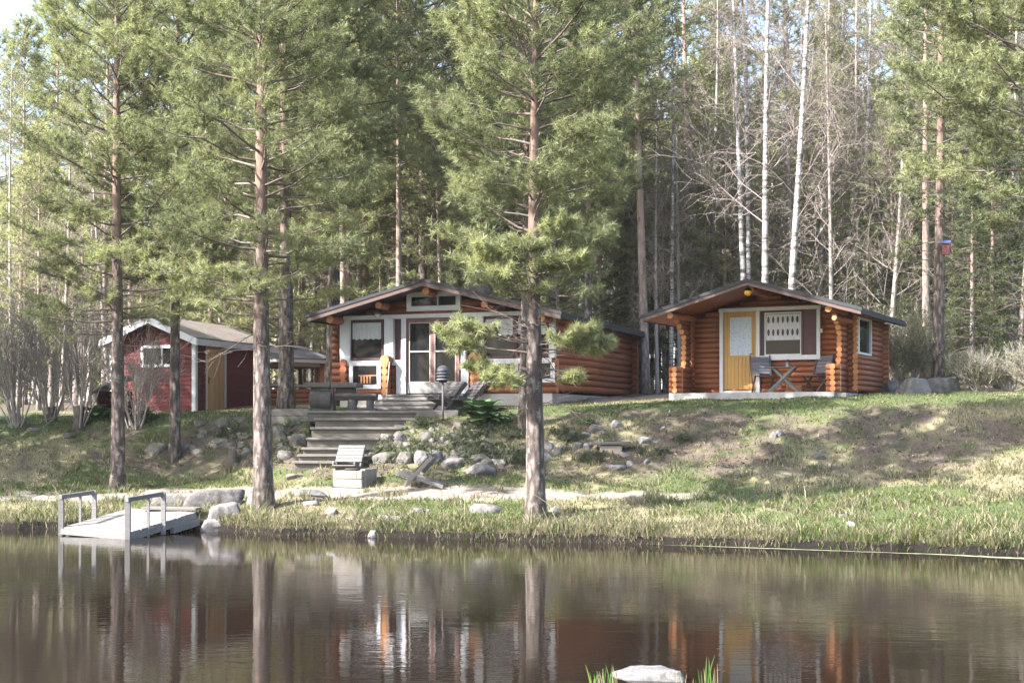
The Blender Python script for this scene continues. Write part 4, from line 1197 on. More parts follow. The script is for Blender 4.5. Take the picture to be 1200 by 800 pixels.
# side wall with its window
sy0, sy1 = C.fy(1006, XR_ + .08), C.fy(1021, XR_ + .08)
sm = (sy0 + sy1) / 2
sz0, sz1 = C.z_at(416, XR_, sm), C.z_at(373, XR_, sm)
w = MB(); e = MB()
logs(w, e, 'y', XR_, YW - .10, YB + .2, FL - .02, CZ - CS * XR_ - .1, PIT, [(sy0 + .03, sy1 - .03, sz0, sz1)], None, PIT * .5)
sw = w.build('side_wall', M['log_y'], C.root); e.build('end_grain', M['log_end'], sw)
w = MB(); logs(w, None, 'y', XL, YW - .2, YB + .2, FL - .02, CZ - CS * 2.1 - .1, PIT, (), None, PIT * .5); w.build('side_wall', M['log_y'], C.root)
wm = MB()
for (a, b, zz0, zz1) in ((sy0, sy1, sz0, sz0 + .055), (sy0, sy1, sz1 - .055, sz1), (sy0, sy0 + .055, sz0 + .055, sz1 - .055), (sy1 - .055, sy1, sz0 + .055, sz1 - .055)):
    wm.box(XR_ - .02, XR_ + .10, a, b, zz0, zz1)
so = wm.build('window', M['white'], C.root, .006)
MB().box(XR_ + .02, XR_ + .035, sy0 + .05, sy1 - .05, sz0 + .05, sz1 - .05).build('pane', M['glass'], so)
# porch sides: low parapets, posts of stub logs stepping out under the purlins
for (xs, ls) in ((XL, -1), (2.0, 1)):
    w = MB(); e = MB()
    logs(w, e, 'y', xs, .5, YW, FL - .06, FL + .62, PIT, (), None, PIT * .5, endside=(1, 0))
    top = CZ - CS * abs(xs) - .2
    z = FL + .66; i = 0
    while z < top:
        f = (z - FL - .66) / (top - FL - .66)
        y0 = 1.18 - (.10 if f < .1 else 0) - max(0, f - .62) * 1.75
        y1 = 1.55 + (.12 if f < .08 else 0)
        if ls > 0: y1 = YW
        w.cyl((xs, y0, z), (xs, y1, z), PIT * .55, None, 14); e.cyl((xs, y0, z), (xs, y0 - .004, z), PIT * .51, None, 14)
        z += PIT; i += 1
    pw = w.build('porch_rail', M['log_y'], C.root); e.build('end_grain', M['log_end'], pw)
    # short cross logs locking the parapet's front
    w = MB(); e = MB()
    logs(w, e, 'x', .62, xs - .17, xs + .17, FL, FL + .62, PIT)
    cw = w.build('corner_joint', M['log_x'], C.root); e.build('end_grain', M['log_end'], cw)
# purlins
for (x, r_, zz) in ((XL + .02, .085, CZ - CS * 2.1 - .22), (2.0, .085, CZ - CS * 2.0 - .22), (2.14, .06, CZ - CS * 2.1 - .42), (0, .09, CZ - .25)):
    y0 = .12 if x else .25
    pu = MB().cyl((x, y0, zz), (x, YB, zz), r_, None, 16).build('purlin', M['log_y'], C.root); MB().cyl((x, y0, zz), (x, y0 - .004, zz), r_ * .94, None, 16).build('end_grain', M['log_end'], pu)
# white trim round door and window
Y1, Y2 = YW - .14, YW + .02
x0, x1, z0, z1 = C.rect(843, 359.5, 961, 453.5, YW - .14)
xd = C.fx(888, Y1); zw0 = C.rect(890, 417, 957, 421, Y1)
tm = MB(); tw_ = .095
tm.box(x0 - .02, x1 + .02, Y1 - .01, Y2, z1 - tw_, z1)
tm.box(x0, x0 + tw_, Y1, Y2, FL, z1 - tw_)
tm.box(xd - tw_ / 2, xd + tw_ / 2, Y1, Y2, FL, z1 - tw_)
zb_ = C.rect(890, 416, 957, 421.5, Y1)
tm.box(x1 - tw_, x1, Y1, Y2, zb_[2], z1 - tw_)
tm.box(xd + tw_ / 2, x1 - tw_, Y1 + .003, Y2, zb_[2], zb_[3])
tm.box(x0 + tw_, xd - tw_ / 2, Y1, Y2, FL, FL + .07)
tm.build('trim', M['white'], C.root, .005)
dx0, dx1 = x0 + tw_, xd - tw_ / 2
dm = MB(); nb = 9
for i in range(nb):
    a = dx0 + (dx1 - dx0) * i / nb; b = dx0 + (dx1 - dx0) * (i + 1) / nb
    dm.box(a + .002, b - .002, YW - .06, YW - .02, FL + .07, z1 - tw_)
dm.box(dx0, dx1, YW - .019, YW + .01, FL + .07, z1 - tw_)
door = dm.build('door', M['yellow_door'], C.root, .003)
lp = C.rect(855, 371.5, 881, 416.5, YW - .07)
fm = MB(); frame_bars(fm, lp[0] - .04, lp[1] + .04, lp[2] - .04, lp[3] + .04, .045, YW - .085, YW - .055); fm.build('frame', M['yellow_door'], door, .003)
pane(door, lp[0], lp[1], YW - .068, lp[2], lp[3], 'lace_pane', 'lace_blue')
hm = MB().box(dx1 - .13, dx1 - .085, YW - .078, YW - .055, FL + .93, FL + 1.1); hm.cyl((dx1 - .107, YW - .11, FL + 1.04), (dx1 - .20, YW - .11, FL + 1.035), .011); hm.cyl((dx1 - .107, YW - .07, FL + 1.04), (dx1 - .107, YW - .115, FL + 1.04), .011)
hm.build('handle', M['grey_metal'], door)
# window: dark casing, net curtain, dark side panel
wx0, wx1, wz0, wz1 = xd + tw_ / 2, x1 - tw_, zb_[3], z1 - tw_
px_a, px_b = C.fx(896.5, YW), C.fx(940, YW)
cm = MB(); cm.box(wx0, px_a, YW - .08, YW - .02, wz0, wz1); cm.box(px_b + .06, wx1, YW - .08, YW - .02, wz0, wz1); cm.box(px_b + .0, px_b + .06, YW - .10, YW - .02, wz0, wz1); cm.box(px_a, px_b, YW - .08, YW - .02, wz1 - .05, wz1)
win = cm.build('window', M['maroon'], C.root, .004)
sm_ = MB(); frame_bars(sm_, px_a, px_b, wz0, wz1 - .05, .035, YW - .06, YW - .02); sm_.build('sash', M['white'], win)
pane(win, px_a + .035, px_b - .035, YW - .036, wz0 + .035, wz1 - .085)
cu = MB(); cz0, cz1 = wz0 + (wz1 - wz0) * .34, wz1 - .1
n = 40
vs = []
for i in range(n + 1):
    x = px_a + .045 + (px_b - px_a - .09) * i / n; y = YW - .048 + .005 * math.sin(i * 1.1)
    vs += [(x, y, cz0), (x, y, cz1)]
cu.add(vs, [(2 * i, 2 * i + 2, 2 * i + 3, 2 * i + 1) for i in range(n)], True)
cut = cu.build('curtain', M['lace'], win)
om = MB()
for row, zc in ((0, cz0 + (cz1 - cz0) * .30), (1, cz0 + (cz1 - cz0) * .79)):
    for i in range(7):
        xc = px_a + .11 + (px_b - px_a - .22) * i / 6
        ring = [(xc + .034 * math.cos(t), YW - .056, zc + .09 * math.sin(t)) for t in np.linspace(0, 2 * math.pi, 15)[:-1]]
        om.add(ring, [tuple(range(13, -1, -1))])
om.build('lace_pattern', M['glass'], cut)
# amber porch lamp under the ridge, switch box
lx, lz = C.fx(876.5, .22), C.z_at(342, 0, .22)
lm = MB().cyl((lx, .22, lz + .07), (lx, .22, lz + .26), .018); lm.lathe([(.05, .06), (.10, .05), (.105, .03), (.06, .09)], 18, (lx, .22, lz))
lo = lm.build('porch_lamp', M['black_metal'], C.root)
MB().lathe([(.02, -.10), (.075, -.075), (.10, -.02), (.09, .04), (.05, .06)], 18, (lx, .22, lz)).build('lamp_globe', M['amber_glass'], lo)
bx = C.rect(960.5, 385, 964.5, 390, YW - .1); MB().box(bx[0], bx[1], YW - .15, YW - .08, bx[2], bx[3]).build('switch_box', M['cream'], C.root, .004)

# ================= glazed log cottage in the middle
H = Fr('log_cottage', -2.43, 38.7, 2.55, 20, 'long log cottage with a white-framed glazed front and dark roof', 'cottage')
HZ, HS = 6.10 - 2.55, .253
HXL, HXR, HY, HB = -2.95, 3.40, .95, 8.9
HP = .185
HF = .45
clh = lambda z: (-(HZ - .16 - z) / HS, (HZ - .16 - z) / HS)
roof(H, 3.55, 3.95, 0, 9.6, HZ, HS, M['felt'], M['brown_trim'], M['brown_trim'], barge_h=.15, edge=M['felt'], fascia=M['felt'])
MB().box(HXL - .02, HXR + .02, HY - .05, HB + .05, -.7, HF - .01).build('foundation', M['foundation'], H.root, .015)
top = H.rect(408, 368, 560, 373.5, HY - .12)
mid = H.rect(408, 421, 447, 428, HY - .12)
ztop, zmid = top[3], mid[3] - .02
w = MB(); e = MB()
dlo, dhi = H.fx(464, HY), H.fx(546, HY)
logs(w, e, 'x', HY, HXL - .25, HXR + .15, HF, HZ - .3, HP, [(HXL - .05, HXR + .2, zmid - .02, ztop - .05), (dlo, dhi, 0, ztop)], clh)
hw = w.build('front_wall', M['log_house_x'], H.root); e.build('end_grain', M['log_end'], hw)
w = MB(); logs(w, None, 'x', HB, HXL - .25, HXR + .25, HF, HZ - .3, HP, (), clh); hr = w.build('rear_wall', M['log_house_x'], H.root)
e = MB()
zq = HF + HP * .5
while zq < HZ - HS * HXR - .25:
    e.cyl((HXR + .25, HB, zq), (HXR + .254, HB, zq), HP * .5, None, 14); zq += HP
e.build('end_grain', M['log_house_y'], hr)
w = MB(); logs(w, None, 'y', HXR, HY + .12, HB + .2, HF - .03, HZ - HS * HXR - .12, HP, (), None, HP * .5); w.build('side_wall', M['log_house_y'], H.root)
w = MB(); logs(w, None, 'y', HXL + .16, HY - .2, HB + .2, HF - .03, HZ - HS * 2.95 - .12, HP, [(HY - .3, HY + .15, zmid, ztop)], None, HP * .5); w.build('side_wall', M['log_house_y'], H.root)
# panels behind the glazed belt
MB().box(HXL + .02, HXR - .02, HY + .02, HY + .06, zmid - .05, ztop).build('panel', M['maroon'], H.root)
MB().box(dlo + .01, dhi - .01, HY + .02, HY + .061, HF, zmid - .052).build('panel', M['maroon'], H.root)
ya, yb = HY - .13, HY + .015
tb = MB()
def vboard(px0, px1, zb0, zt0, ofs=0.0):
    tb.box(H.fx(px0, ya), H.fx(px1, ya), ya + ofs, yb, zb0, zt0)
tb.box(H.fx(406, ya) - .1, HXR + .03, ya - .012, yb, ztop - .115, ztop)
for (a, b, full) in ((398, 410, 0), (450, 460.5, 0), (470, 475.5, 1), (540, 545.5, 1), (556, 566, 0), (643, 650, 0)):
    vboard(a, b, HF if full else zmid - .02, ztop - .115)
tb.box(H.fx(406, ya), H.fx(470, ya), ya - .004, yb, zmid - .16, zmid - .02)
tb.box(H.fx(545.5, ya), HXR + .02, ya - .004, yb, zmid - .16, zmid - .02)
tb.box(H.fx(464, ya), H.fx(470, ya), ya, yb, HF, zmid - .16)
tb.box(H.fx(545.5, ya), H.fx(549, ya), ya, yb, HF, zmid - .16)
tb.build('trim', M['white'], H.root, .005)
def hwin(px0, px1, z0, z1, mat, curtain=0.0, fw=.05, mull=False):
    x0, x1 = H.fx(px0, HY), H.fx(px1, HY)
    fm = MB(); frame_bars(fm, x0, x1, z0, z1, fw, HY - .06, HY + .015)
    if mull: fm.box((x0 + x1) / 2 - .015, (x0 + x1) / 2 + .015, HY - .055, HY + .01, z0 + fw, z1 - fw)
    o = fm.build('window', M[mat], H.root, .004)
    pane(o, x0 + fw, x1 - fw, HY - .005, z0 + fw, z1 - fw)
    if curtain:
        c = MB(); n = 36; vs = []; zt = z1 - fw - .02; zl = z1 - (z1 - z0) * curtain
        for i in range(n + 1):
            x = x0 + fw + .02 + (x1 - x0 - 2 * fw - .04) * i / n; y = HY - .018 + .006 * math.sin(i * 1.2)
            vs += [(x, y, zl + .015 * math.sin(i * .9)), (x, y, zt)]
        c.add(vs, [(2 * i, 2 * i + 2, 2 * i + 3, 2 * i + 1) for i in range(n)], True); c.build('curtain', M['lace'], o)
    return o
hwin(410.5, 450, zmid, ztop - .12, 'maroon', .48, .06)
hwin(566.5, 604, zmid, ztop - .12, 'maroon', .45)
hwin(604.5, 642.5, zmid, ztop - .12, 'maroon', .45)
for (a, b) in ((409, 446), (567, 607), (628, 650)):
    q = H.rect(a, 428, b, 455.5 if a < 420 else 448, ya)
    fm = MB(); frame_bars(fm, q[0], q[1], q[2], zmid - .155, .12, ya - .002, HY - .08, 'lrb')
    o = fm.build('window', M['white'], H.root, .005)
    pane(o, q[0] + .11, q[1] - .11, HY - .122, q[2] + .11, zmid - .16)
    if a < 420:
        sh = MB().box(q[0] + .30, q[1] - .13, HY - .128, HY - .1225, q[2] + .36, q[2] + .39)
        for k in range(4): sh.box(q[0] + .36 + k * .09, q[0] + .41 + k * .09, HY - .1275, HY - .1225, q[2] + .16, q[2] + .36)
        sh.build('stool_behind_glass', M['pale_log'], o)
# double glazed door
d0, d1 = H.fx(476, HY), H.fx(539.5, HY); dz1 = ztop - .12; dz0 = HF + .02
fm = MB(); frame_bars(fm, d0, d1, dz0, dz1, .05, HY - .09, HY + .015, 'lrt'); 
fm.build('door_frame', M['purple_frame'], H.root, .005)
for (a, b) in ((d0 + .053, (d0 + d1) / 2 - .003), ((d0 + d1) / 2 + .003, d1 - .053)):
    lm = MB(); frame_bars(lm, a, b, dz0, dz1 - .053, .06, HY - .07, HY + .01, 'lrt')
    lf = lm.build('door', M['purple_frame'], H.root, .004)
    pane(lf, a + .06, b - .06, HY - .02, dz0 + .30, dz1 - .115)
    MB().box(a + .003, b - .003, HY - .078, HY - .072, dz0 + .0, dz0 + .30).build('kick_panel', M['grey_panel'], lf)
    fr2 = MB(); frame_bars(fr2, a + .06, b - .06, dz0 + .30, dz1 - .115, .022, HY - .06, HY - .025); fr2.box(a + .082, b - .082, HY - .06, HY - .025, (dz0 + dz1) / 2 + .10, (dz0 + dz1) / 2 + .14); fr2.build('sash', M['cream'], lf)
# gable window
q = H.rect(477, 341.5, 540, 364, HY - .13)
fm = MB(); frame_bars(fm, q[0], q[1], q[2], q[3], .14, HY - .17, HY - .07); fm.box((q[0] + q[1]) / 2 + .12, (q[0] + q[1]) / 2 + .145, HY - .165, HY - .09, q[2] + .14, q[3] - .14)
o = fm.build('window', M['white'], H.root, .005); pane(o, q[0] + .13, q[1] - .13, HY - .12, q[2] + .13, q[3] - .13)
# purlins, stub-log pillars, lamp
for (x, y0, r_, dz) in ((HXL + .05, .15, .11, .28), (-1.45, .25, .10, .28), (0, .2, .11, .3), (1.7, .25, .10, .28), (HXR - .05, .15, .11, .28)):
    zz = HZ - HS * abs(x) - dz
    pu = MB().cyl((x, y0, zz), (x, HY + .5, zz), r_, None, 16).build('purlin', M['log_house_y'], H.root); MB().cyl((x, y0, zz), (x, y0 - .004, zz), r_ * .94, None, 16).build('end_grain', M['log_end'], pu)
for (a, b) in ((446.5, 457), (549.5, 566)):
    xc = (H.fx(a, .6) + H.fx(b, .6)) / 2; r_ = (H.fx(b, .6) - H.fx(a, .6)) / 2
    w = MB(); e = MB(); zq = HF - .02
    while zq < zmid - .10:
        w.tube([(xc - r_ * .75, HY - .32, zq + .09), (xc + r_ * .75, HY - .32, zq + .09)], [.1, .1], 14)
        w.cyl((xc, HY - .38, zq + .09), (xc, HY - .1, zq + .09), r_ * .72, None, 14)
        e.cyl((xc, HY - .38, zq + .09), (xc, HY - .424, zq + .09), r_ * .70, None, 14)
        zq += HP
    w.cyl((xc, HY - .40, zmid - .02), (xc, HY - .1, zmid - .02), r_ * 1.0, None, 16)
    e.cyl((xc, HY - .40, zmid - .02), (xc, HY - .428, zmid - .02), r_ * .98, None, 16)
    o = w.build('log_pillar', M['log_house_x'], H.root); e.build('end_grain', M['log_end'], o)
lx, lz = H.fx(443, .75), H.z_at(367, -1.4, .75)
lm = MB().lathe([(.03, .05), (.10, .02), (.11, -.03), (.05, .10)], 16, (lx, .72, lz)); lm.bar((lx, .72, lz + .05), (lx, HY - .05, lz + .12), .03, .03)
lo = lm.build('porch_lamp', M['grey_metal'], H.root); MB().lathe([(.02, -.13), (.07, -.11), (.085, -.03), (.08, .0)], 16, (lx, .72, lz)).build('lamp_globe', M['lamp_white'], lo)
# chimney with its black cap
cx, cy = H.fx(562, 3.2), 3.2
cz = H.z_at(300, cx, cy); ct = H.z_at(288, cx, cy)
chm = MB().box(cx - .24, cx + .24, cy - .24, cy + .24, HZ - HS * abs(cx) - .3, cz - .02).build('chimney', M['brick'], H.root, .01)
cp = MB(); cp.box(cx - .36, cx + .36, cy - .36, cy + .36, ct - .035, ct)
for sx in (-1, 1):
    for sy in (-1, 1): cp.box(cx + sx * .28 - .02, cx + sx * .28 + .02, cy + sy * .28 - .02, cy + sy * .28 + .02, cz - .02, ct - .035)
cp.box(cx - .34, cx + .34, cy - .34, cy + .34, cz - .10, cz - .018)
cp.build('chimney_cap', M['black_metal'], chm)

# ================= red shed
S = Fr('red_shed', -10.6, 41.4, 2.50, 17, 'dark red boarded shed with white corner boards and a littered roof', 'shed')
SZ, SS = 5.33 - 2.50, .42
SX0, SX1, SY0, SY1 = -1.42, 1.36, .32, 4.9
roof(S, 1.62, 1.60, 0, 5.2, SZ, SS, M['felt_litter'], M['white'], M['white'], barge_h=.2)
MB().box(SX0 + .02, SX1 - .02, SY0 + .02, SY1 - .02, -.7, .08).build('foundation', M['concrete'], S.root, .01)
def boards(mb, axis, fixed, sg, a0, a1, z0, z1, pitch=.125, ops=(), clip=None, th=.022):
    z = z0
    while z < z1:
        zt = min(z + pitch, z1); lo, hi = a0, a1
        if clip: c0, c1 = clip(zt); lo, hi = max(lo, c0), min(hi, c1)
        if hi - lo > .03:
            for (u, v) in segs_minus(lo, hi, (z + zt) / 2, ops):
                o0, o1 = fixed + sg * th, fixed + sg * th * .35
                def P(t, o, zz): return (t, o, zz) if axis == 'x' else (o, t, zz)
                b = [P(u, fixed, z), P(v, fixed, z), P(v, o0, z), P(u, o0, z)]; t = [P(u, fixed, zt - .003), P(v, fixed, zt - .003), P(v, o1, zt - .003), P(u, o1, zt - .003)]
                mb.quadprism(b, t)
        z += pitch
cls = lambda z: (-(SZ - .1 - z) / SS, (SZ - .1 - z) / SS)
wq = S.rect(165, 404.5, 206, 430, SY0 - .03)
dy0, dy1 = S.fy(241.5, SX1 + .03), S.fy(265, SX1 + .03); dzt = S.z_at(400.5, SX1, (dy0 + dy1) / 2)
w = MB(); boards(w, 'x', SY0, -1, SX0, SX1, .05, SZ - .12, ops=[(wq[0], wq[1], wq[2], wq[3])], clip=cls); w.build('gable_wall', M['red_wall'], S.root)
w = MB(); boards(w, 'x', SY1, 1, SX0, SX1, .05, SZ - .12, clip=cls); w.build('rear_wall', M['red_wall'], S.root)
ze = SZ - SS * 1.36 - .08
w = MB(); boards(w, 'y', SX1, 1, SY0, SY1, .05, ze, ops=[(dy0, dy1, 0, dzt)]); w.build('side_wall', M['red_wall'], S.root)
w = MB(); boards(w, 'y', SX0, -1, SY0, SY1, .05, ze); w.build('side_wall', M['red_wall'], S.root)
MB().box(SX0 + .03, SX1 - .03, SY0 + .03, SY1 - .03, .081, ze - .05).build('inner_wall', M['maroon'], S.root)
cb = MB(); cb.box(SX1 - .09, SX1 + .035, SY0 - .034, SY0 + .002, .02, ze); cb.box(SX1 + .002, SX1 + .034, SY0 + .003, SY0 + .10, .02, ze); cb.box(SX0 - .035, SX0 + .09, SY0 - .034, SY0 + .002, .02, ze); cb.box(SX1 + .002, SX1 + .034, SY1 - .1, SY1, .02, ze)
cb.build('corner_board', M['white'], S.root, .004)
fm = MB(); frame_bars(fm, wq[0], wq[1], wq[2], wq[3], .085, SY0 - .035, SY0 + .02); fm.box((wq[0] + wq[1]) / 2 + .1, (wq[0] + wq[1]) / 2 + .14, SY0 - .03, SY0 + .02, wq[2] + .085, wq[3] - .085)
o = fm.build('window', M['white'], S.root, .004); pane(o, wq[0] + .08, wq[1] - .08, SY0 + .0, wq[2] + .08, wq[3] - .08)
tm = MB(); tm.box(SX1 - .01, SX1 + .045, dy0, dy0 + .09, .0, dzt); tm.box(SX1 - .01, SX1 + .045, dy1 - .09, dy1, .0, dzt); tm.box(SX1 - .01, SX1 + .048, dy0 - .02, dy1 + .02, dzt, dzt + .09)
tm.build('door_trim', M['cream'], S.root, .004)
dm = MB()
for i in range(8):
    a = dy0 + .09 + (dy1 - dy0 - .18) * i / 8; b = dy0 + .09 + (dy1 - dy0 - .18) * (i + 1) / 8
    dm.box(SX1 - .01, SX1 + .02, a + .003, b - .003, .03, dzt)
dm.box(SX1 - .025, SX1 - .011, dy0 + .09, dy1 - .09, .03, dzt)
door = dm.build('door', M['door_wood'], S.root, .003)
hm = MB().box(SX1 + .021, SX1 + .035, dy0 + .15, dy0 + .19, .85, 1.05); hm.cyl((SX1 + .06, dy0 + .17, 1.0), (SX1 + .06, dy0 + .29, 1.0), .011); hm.cyl((SX1 + .02, dy0 + .17, 1.0), (SX1 + .065, dy0 + .17, 1.0), .011); hm.build('handle', M['black_metal'], door)
rt_ = MB()
for y in (1.9, 3.4): rt_.box(SX1 - .1, 1.62, y, y + .08, SZ - SS * 1.5 - .20, SZ - SS * 1.5 - .12)
rt_.build('rafter_end', M['white'], S.root)

# ================= little grill hut behind the shed
G = Fr('grill_hut', -7.75, 48.6, 2.72, 18, 'small open log grill hut with a low grey hipped roof', 'hut')
gh = 1.35; gz1_ = EYE - (421 - HOR) * 47.2 / FPX - G.z0; ga = EYE - (398 - HOR) * 48.6 / FPX - G.z0
rm = MB(); ro = gh + .32; nn = 6
ring = [(ro * 1.08 * math.cos(R(60 * k + 0)), ro * 1.08 * math.sin(R(60 * k + 0)), gz1_ + .06) for k in range(6)]
rm.add(ring + [(0, 0, ga)] + [(x, y, z - .05) for x, y, z in ring], [(k, (k + 1) % 6, 6) for k in range(6)] + [(k, 7 + k, 7 + (k + 1) % 6, (k + 1) % 6) for k in range(6)] + [tuple(range(12, 6, -1))])
rf = rm.build('roof', M['felt_grey'], G.root)
fm = MB()
for k in range(6):
    a = Vector(ring[k]) * 1; b = Vector(ring[(k + 1) % 6]) * 1
    a.x *= .985; a.y *= .985; b.x *= .985; b.y *= .985
    fm.bar((a.x, a.y, gz1_ - .05), (b.x, b.y, gz1_ - .05), .03, .11)
fm.build('fascia', M['cream'], rf)
pm = MB(); wl = MB(); cor = [(gh * math.cos(R(60 * k)), gh * math.sin(R(60 * k))) for k in range(6)]
for (x, y) in cor: pm.cyl((x, y, -.4), (x, y, gz1_ + .02), .11, None, 12)
pm.build('post', M['pale_log'], G.root)
for k in range(6):
    a, b = Vector((*cor[k], 0)), Vector((*cor[(k + 1) % 6], 0))
    hgt = .62 if k != 3 else gz1_ - .05
    z = .07
    while z < hgt:
        wl.cyl((a.x, a.y, z), (b.x, b.y, z), .085, None, 12); z += .15
wl.build('log_wall', M['pale_log'], G.root)
bm = MB()
for k in range(6):
    a, b = Vector((*cor[k], 0)), Vector((*cor[(k + 1) % 6], 0))
    bm.bar((a.x, a.y, gz1_ - .16), (b.x, b.y, gz1_ - .16), .13, .12)
    if k != 3: bm.bar((a.x, a.y, .72), (b.x, b.y, .72), .2, .06)
bm.build('trim', M['cream'], G.root)
# ------------------------------------------------------------------ stones
def rock_mesh(seed, sx, sy, sz, planes=11, rough=.10, sub=4, slab=False):
    import bmesh
    bm = bmesh.new(); bmesh.ops.create_icosphere(bm, subdivisions=sub, radius=1.0)
    rng = np.random.default_rng(seed)
    V = np.array([v.co[:] for v in bm.verts]); F = np.array([[v.index for v in f.verts] for f in bm.faces]); bm.free()
    N = rng.normal(size=(planes, 3)); N[0] = (0.1, .1, 1); N /= np.linalg.norm(N, axis=1, keepdims=True)
    D = rng.uniform(.50, .88, planes)
    if slab:
        N = np.array([[0, 0, 1], [0, 0, -1], [1, 0, .1], [-1, 0, .2], [0, 1, 0], [.15, -1, .12], [.7, -.7, .3], [-.6, .3, .6]]) + rng.normal(0, .16, (8, 3)); N /= np.linalg.norm(N, axis=1, keepdims=True); D = rng.uniform(.55, .68, 8)
    dots = V @ N.T
    rr = np.where(dots > .05, D[None] / np.maximum(dots, .05), 9)
    r = -np.log(np.exp(-38 * np.minimum(rr, 2)).sum(1) + np.exp(-38.0)) / 38
    r *= 1 + rough * (fbm(V[:, 0] * 2.6 + seed, V[:, 1] * 2.6 + V[:, 2] * 2.1, seed) - .5) * 2 + .05 * (fbm(V[:, 0] * 9 + V[:, 2] * 5, V[:, 1] * 9 - V[:, 2] * 7, seed + 3, 3) - .5) * 2
    V = V * r[:, None] * np.array([sx, sy, sz])
    return V, F
def stone(px, py, wpx, hpx, label, mat='rock', seed=None, group=None, flat=1.0, rz=None, name='boulder', cat='boulder', Y=None, deep=.3, slab=False):
    p = place(px, py) if Y is None else Vector((at(px, py, Y).x, Y, at(px, py, Y).z))
    sc = p.y / FPX
    w, h = wpx * sc / 2 * 1.06, hpx * sc * 1.1
    seed = seed if seed is not None else int(px * 7 + py * 13) % 9973
    rng = np.random.default_rng(seed)
    V, F = rock_mesh(seed, w * (1.5 if slab else 1.15), w * rng.uniform(.75, 1.05) * flat, h * .78 * (1.35 if slab else 1), slab=slab)
    o = np_mesh(name, V, F, M[mat], None, smooth=True, loc=(p.x, p.y + w * .5 * flat, p.z + h * (.38 - deep)))
    return tag(o, label, cat, group)

g_dock = 'rocks at the shore end of the landing stage'
stone(214, 597, 74, 17, 'long flat grey slab behind the landing stage deck', 'rock', 3, g_dock, .8, deep=.05, slab=True)
stone(252, 596, 56, 21, 'big sloping grey slab right of the landing stage', 'rock', 8, g_dock, .8, deep=.05, slab=True)
stone(264, 609, 36, 24, 'angular grey boulder below the big sloping slab', 'rock', 13, g_dock, slab=True)
stone(254, 621, 34, 15, 'low dark stone at the waterline beside the landing stage', 'rock', 17, g_dock, slab=True)
stone(299, 591, 26, 18, 'pale pointed stone at the left foot of the thick shore pine', 'rock_pale', 21, g_dock)
stone(226, 613, 30, 14, 'dark stone in the shadow under the landing stage', 'rock', 27, g_dock)
g_bank = 'stones along the grassy bank'
for i, (px, py, w_, h_, lab, m) in enumerate([
    (363, 581, 32, 10, 'flat pale slab lying in the path below the fire box', 'rock_pale'),
    (366, 592, 20, 9, 'small flat pale stone below the flat slab on the bank', 'rock_pale'),
    (389, 603, 16, 12, 'small pale tilted stone on the bank under the fire box', 'rock_pale'),
    (414, 612, 18, 11, 'whitish wedge-shaped stone near the water below the fire box', 'rock_pale'),
    (456, 613, 32, 16, 'blocky pale stone on the bank below the side-on plank chair', 'rock_pale'),
    (488, 603, 15, 11, 'dark little stone uphill of the blocky pale bank stone', 'rock'),
    (500, 602, 12, 7, 'tiny low stone right of the dark little bank stone', 'rock'),
    (568, 602, 36, 21, 'large pointed grey stone on the bank left of the waterside pine', 'rock'),
    (436, 630, 11, 9, 'small stone at the very edge of the water below the fire box', 'rock_pale'),
    (306, 607, 13, 8, 'grey stone just left of the foot of the thick shore pine', 'rock'),
    (651, 602, 17, 12, 'low grey stone at the right foot of the waterside pine', 'rock'),
    (999, 618, 14, 9, 'whitish stone lying alone on the right bank', 'rock_pale'),
    (990, 607, 12, 6, 'low brownish stone just above the whitish right bank stone', 'rock'),
    (349, 560, 25, 8, 'flat stone on the path at the foot of the timber steps', 'rock_pale')]):
    stone(px, py, w_, h_, lab, m, 100 + i * 3, g_bank)
g_rk = 'stones of the rockery right of the timber steps'
for i, (px, py, w_, h_, lab, m) in enumerate([
    (430, 541, 18, 13, 'mossy stone at the lower right corner of the timber steps', 'rock_moss'),
    (452, 542, 28, 16, 'broad low stone behind the gap between the two plank chairs', 'rock_moss'),
    (476, 544, 20, 18, 'rounded stone right behind the seat of the side-on plank chair', 'rock_moss'),
    (494, 543, 15, 16, 'narrow upright stone behind the back of the side-on plank chair', 'rock'),
    (511, 544, 24, 19, 'bluish grey boulder second in the bottom rockery row from the plank chair', 'rock'),
    (534, 549, 30, 14, 'flat-topped grey boulder in the middle of the bottom rockery row', 'rock'),
    (561, 555, 32, 14, 'lowest rockery slab, dipping into the path at the right end', 'rock'),
    (563, 541, 22, 12, 'tilted brown-grey stone above the lowest rockery slab', 'rock_moss'),
    (540, 536, 26, 11, 'stone half buried in heath above the flat-topped boulder', 'rock_moss'),
    (469, 516, 18, 12, 'small light stone topping the rockery below the terrace wall', 'rock'),
    (478, 527, 17, 12, 'mid-height rockery stone just under the topping stone', 'rock_moss'),
    (452, 528, 16, 10, 'mossy stone against the middle of the steps right edge', 'rock_moss'),
    (500, 515, 18, 11, 'stone close under the right terrace wall block', 'rock_moss'),
    (519, 519, 16, 9, 'small stone under the post of the domed lantern', 'rock_moss'),
    (586, 545, 20, 10, 'dull stone between the rockery and the waterside pine', 'rock_moss')]):
    stone(px, py, w_, h_, lab, m, 200 + i * 3, g_rk, deep=.2)
g_ls = 'stones on the slope left of the timber steps'
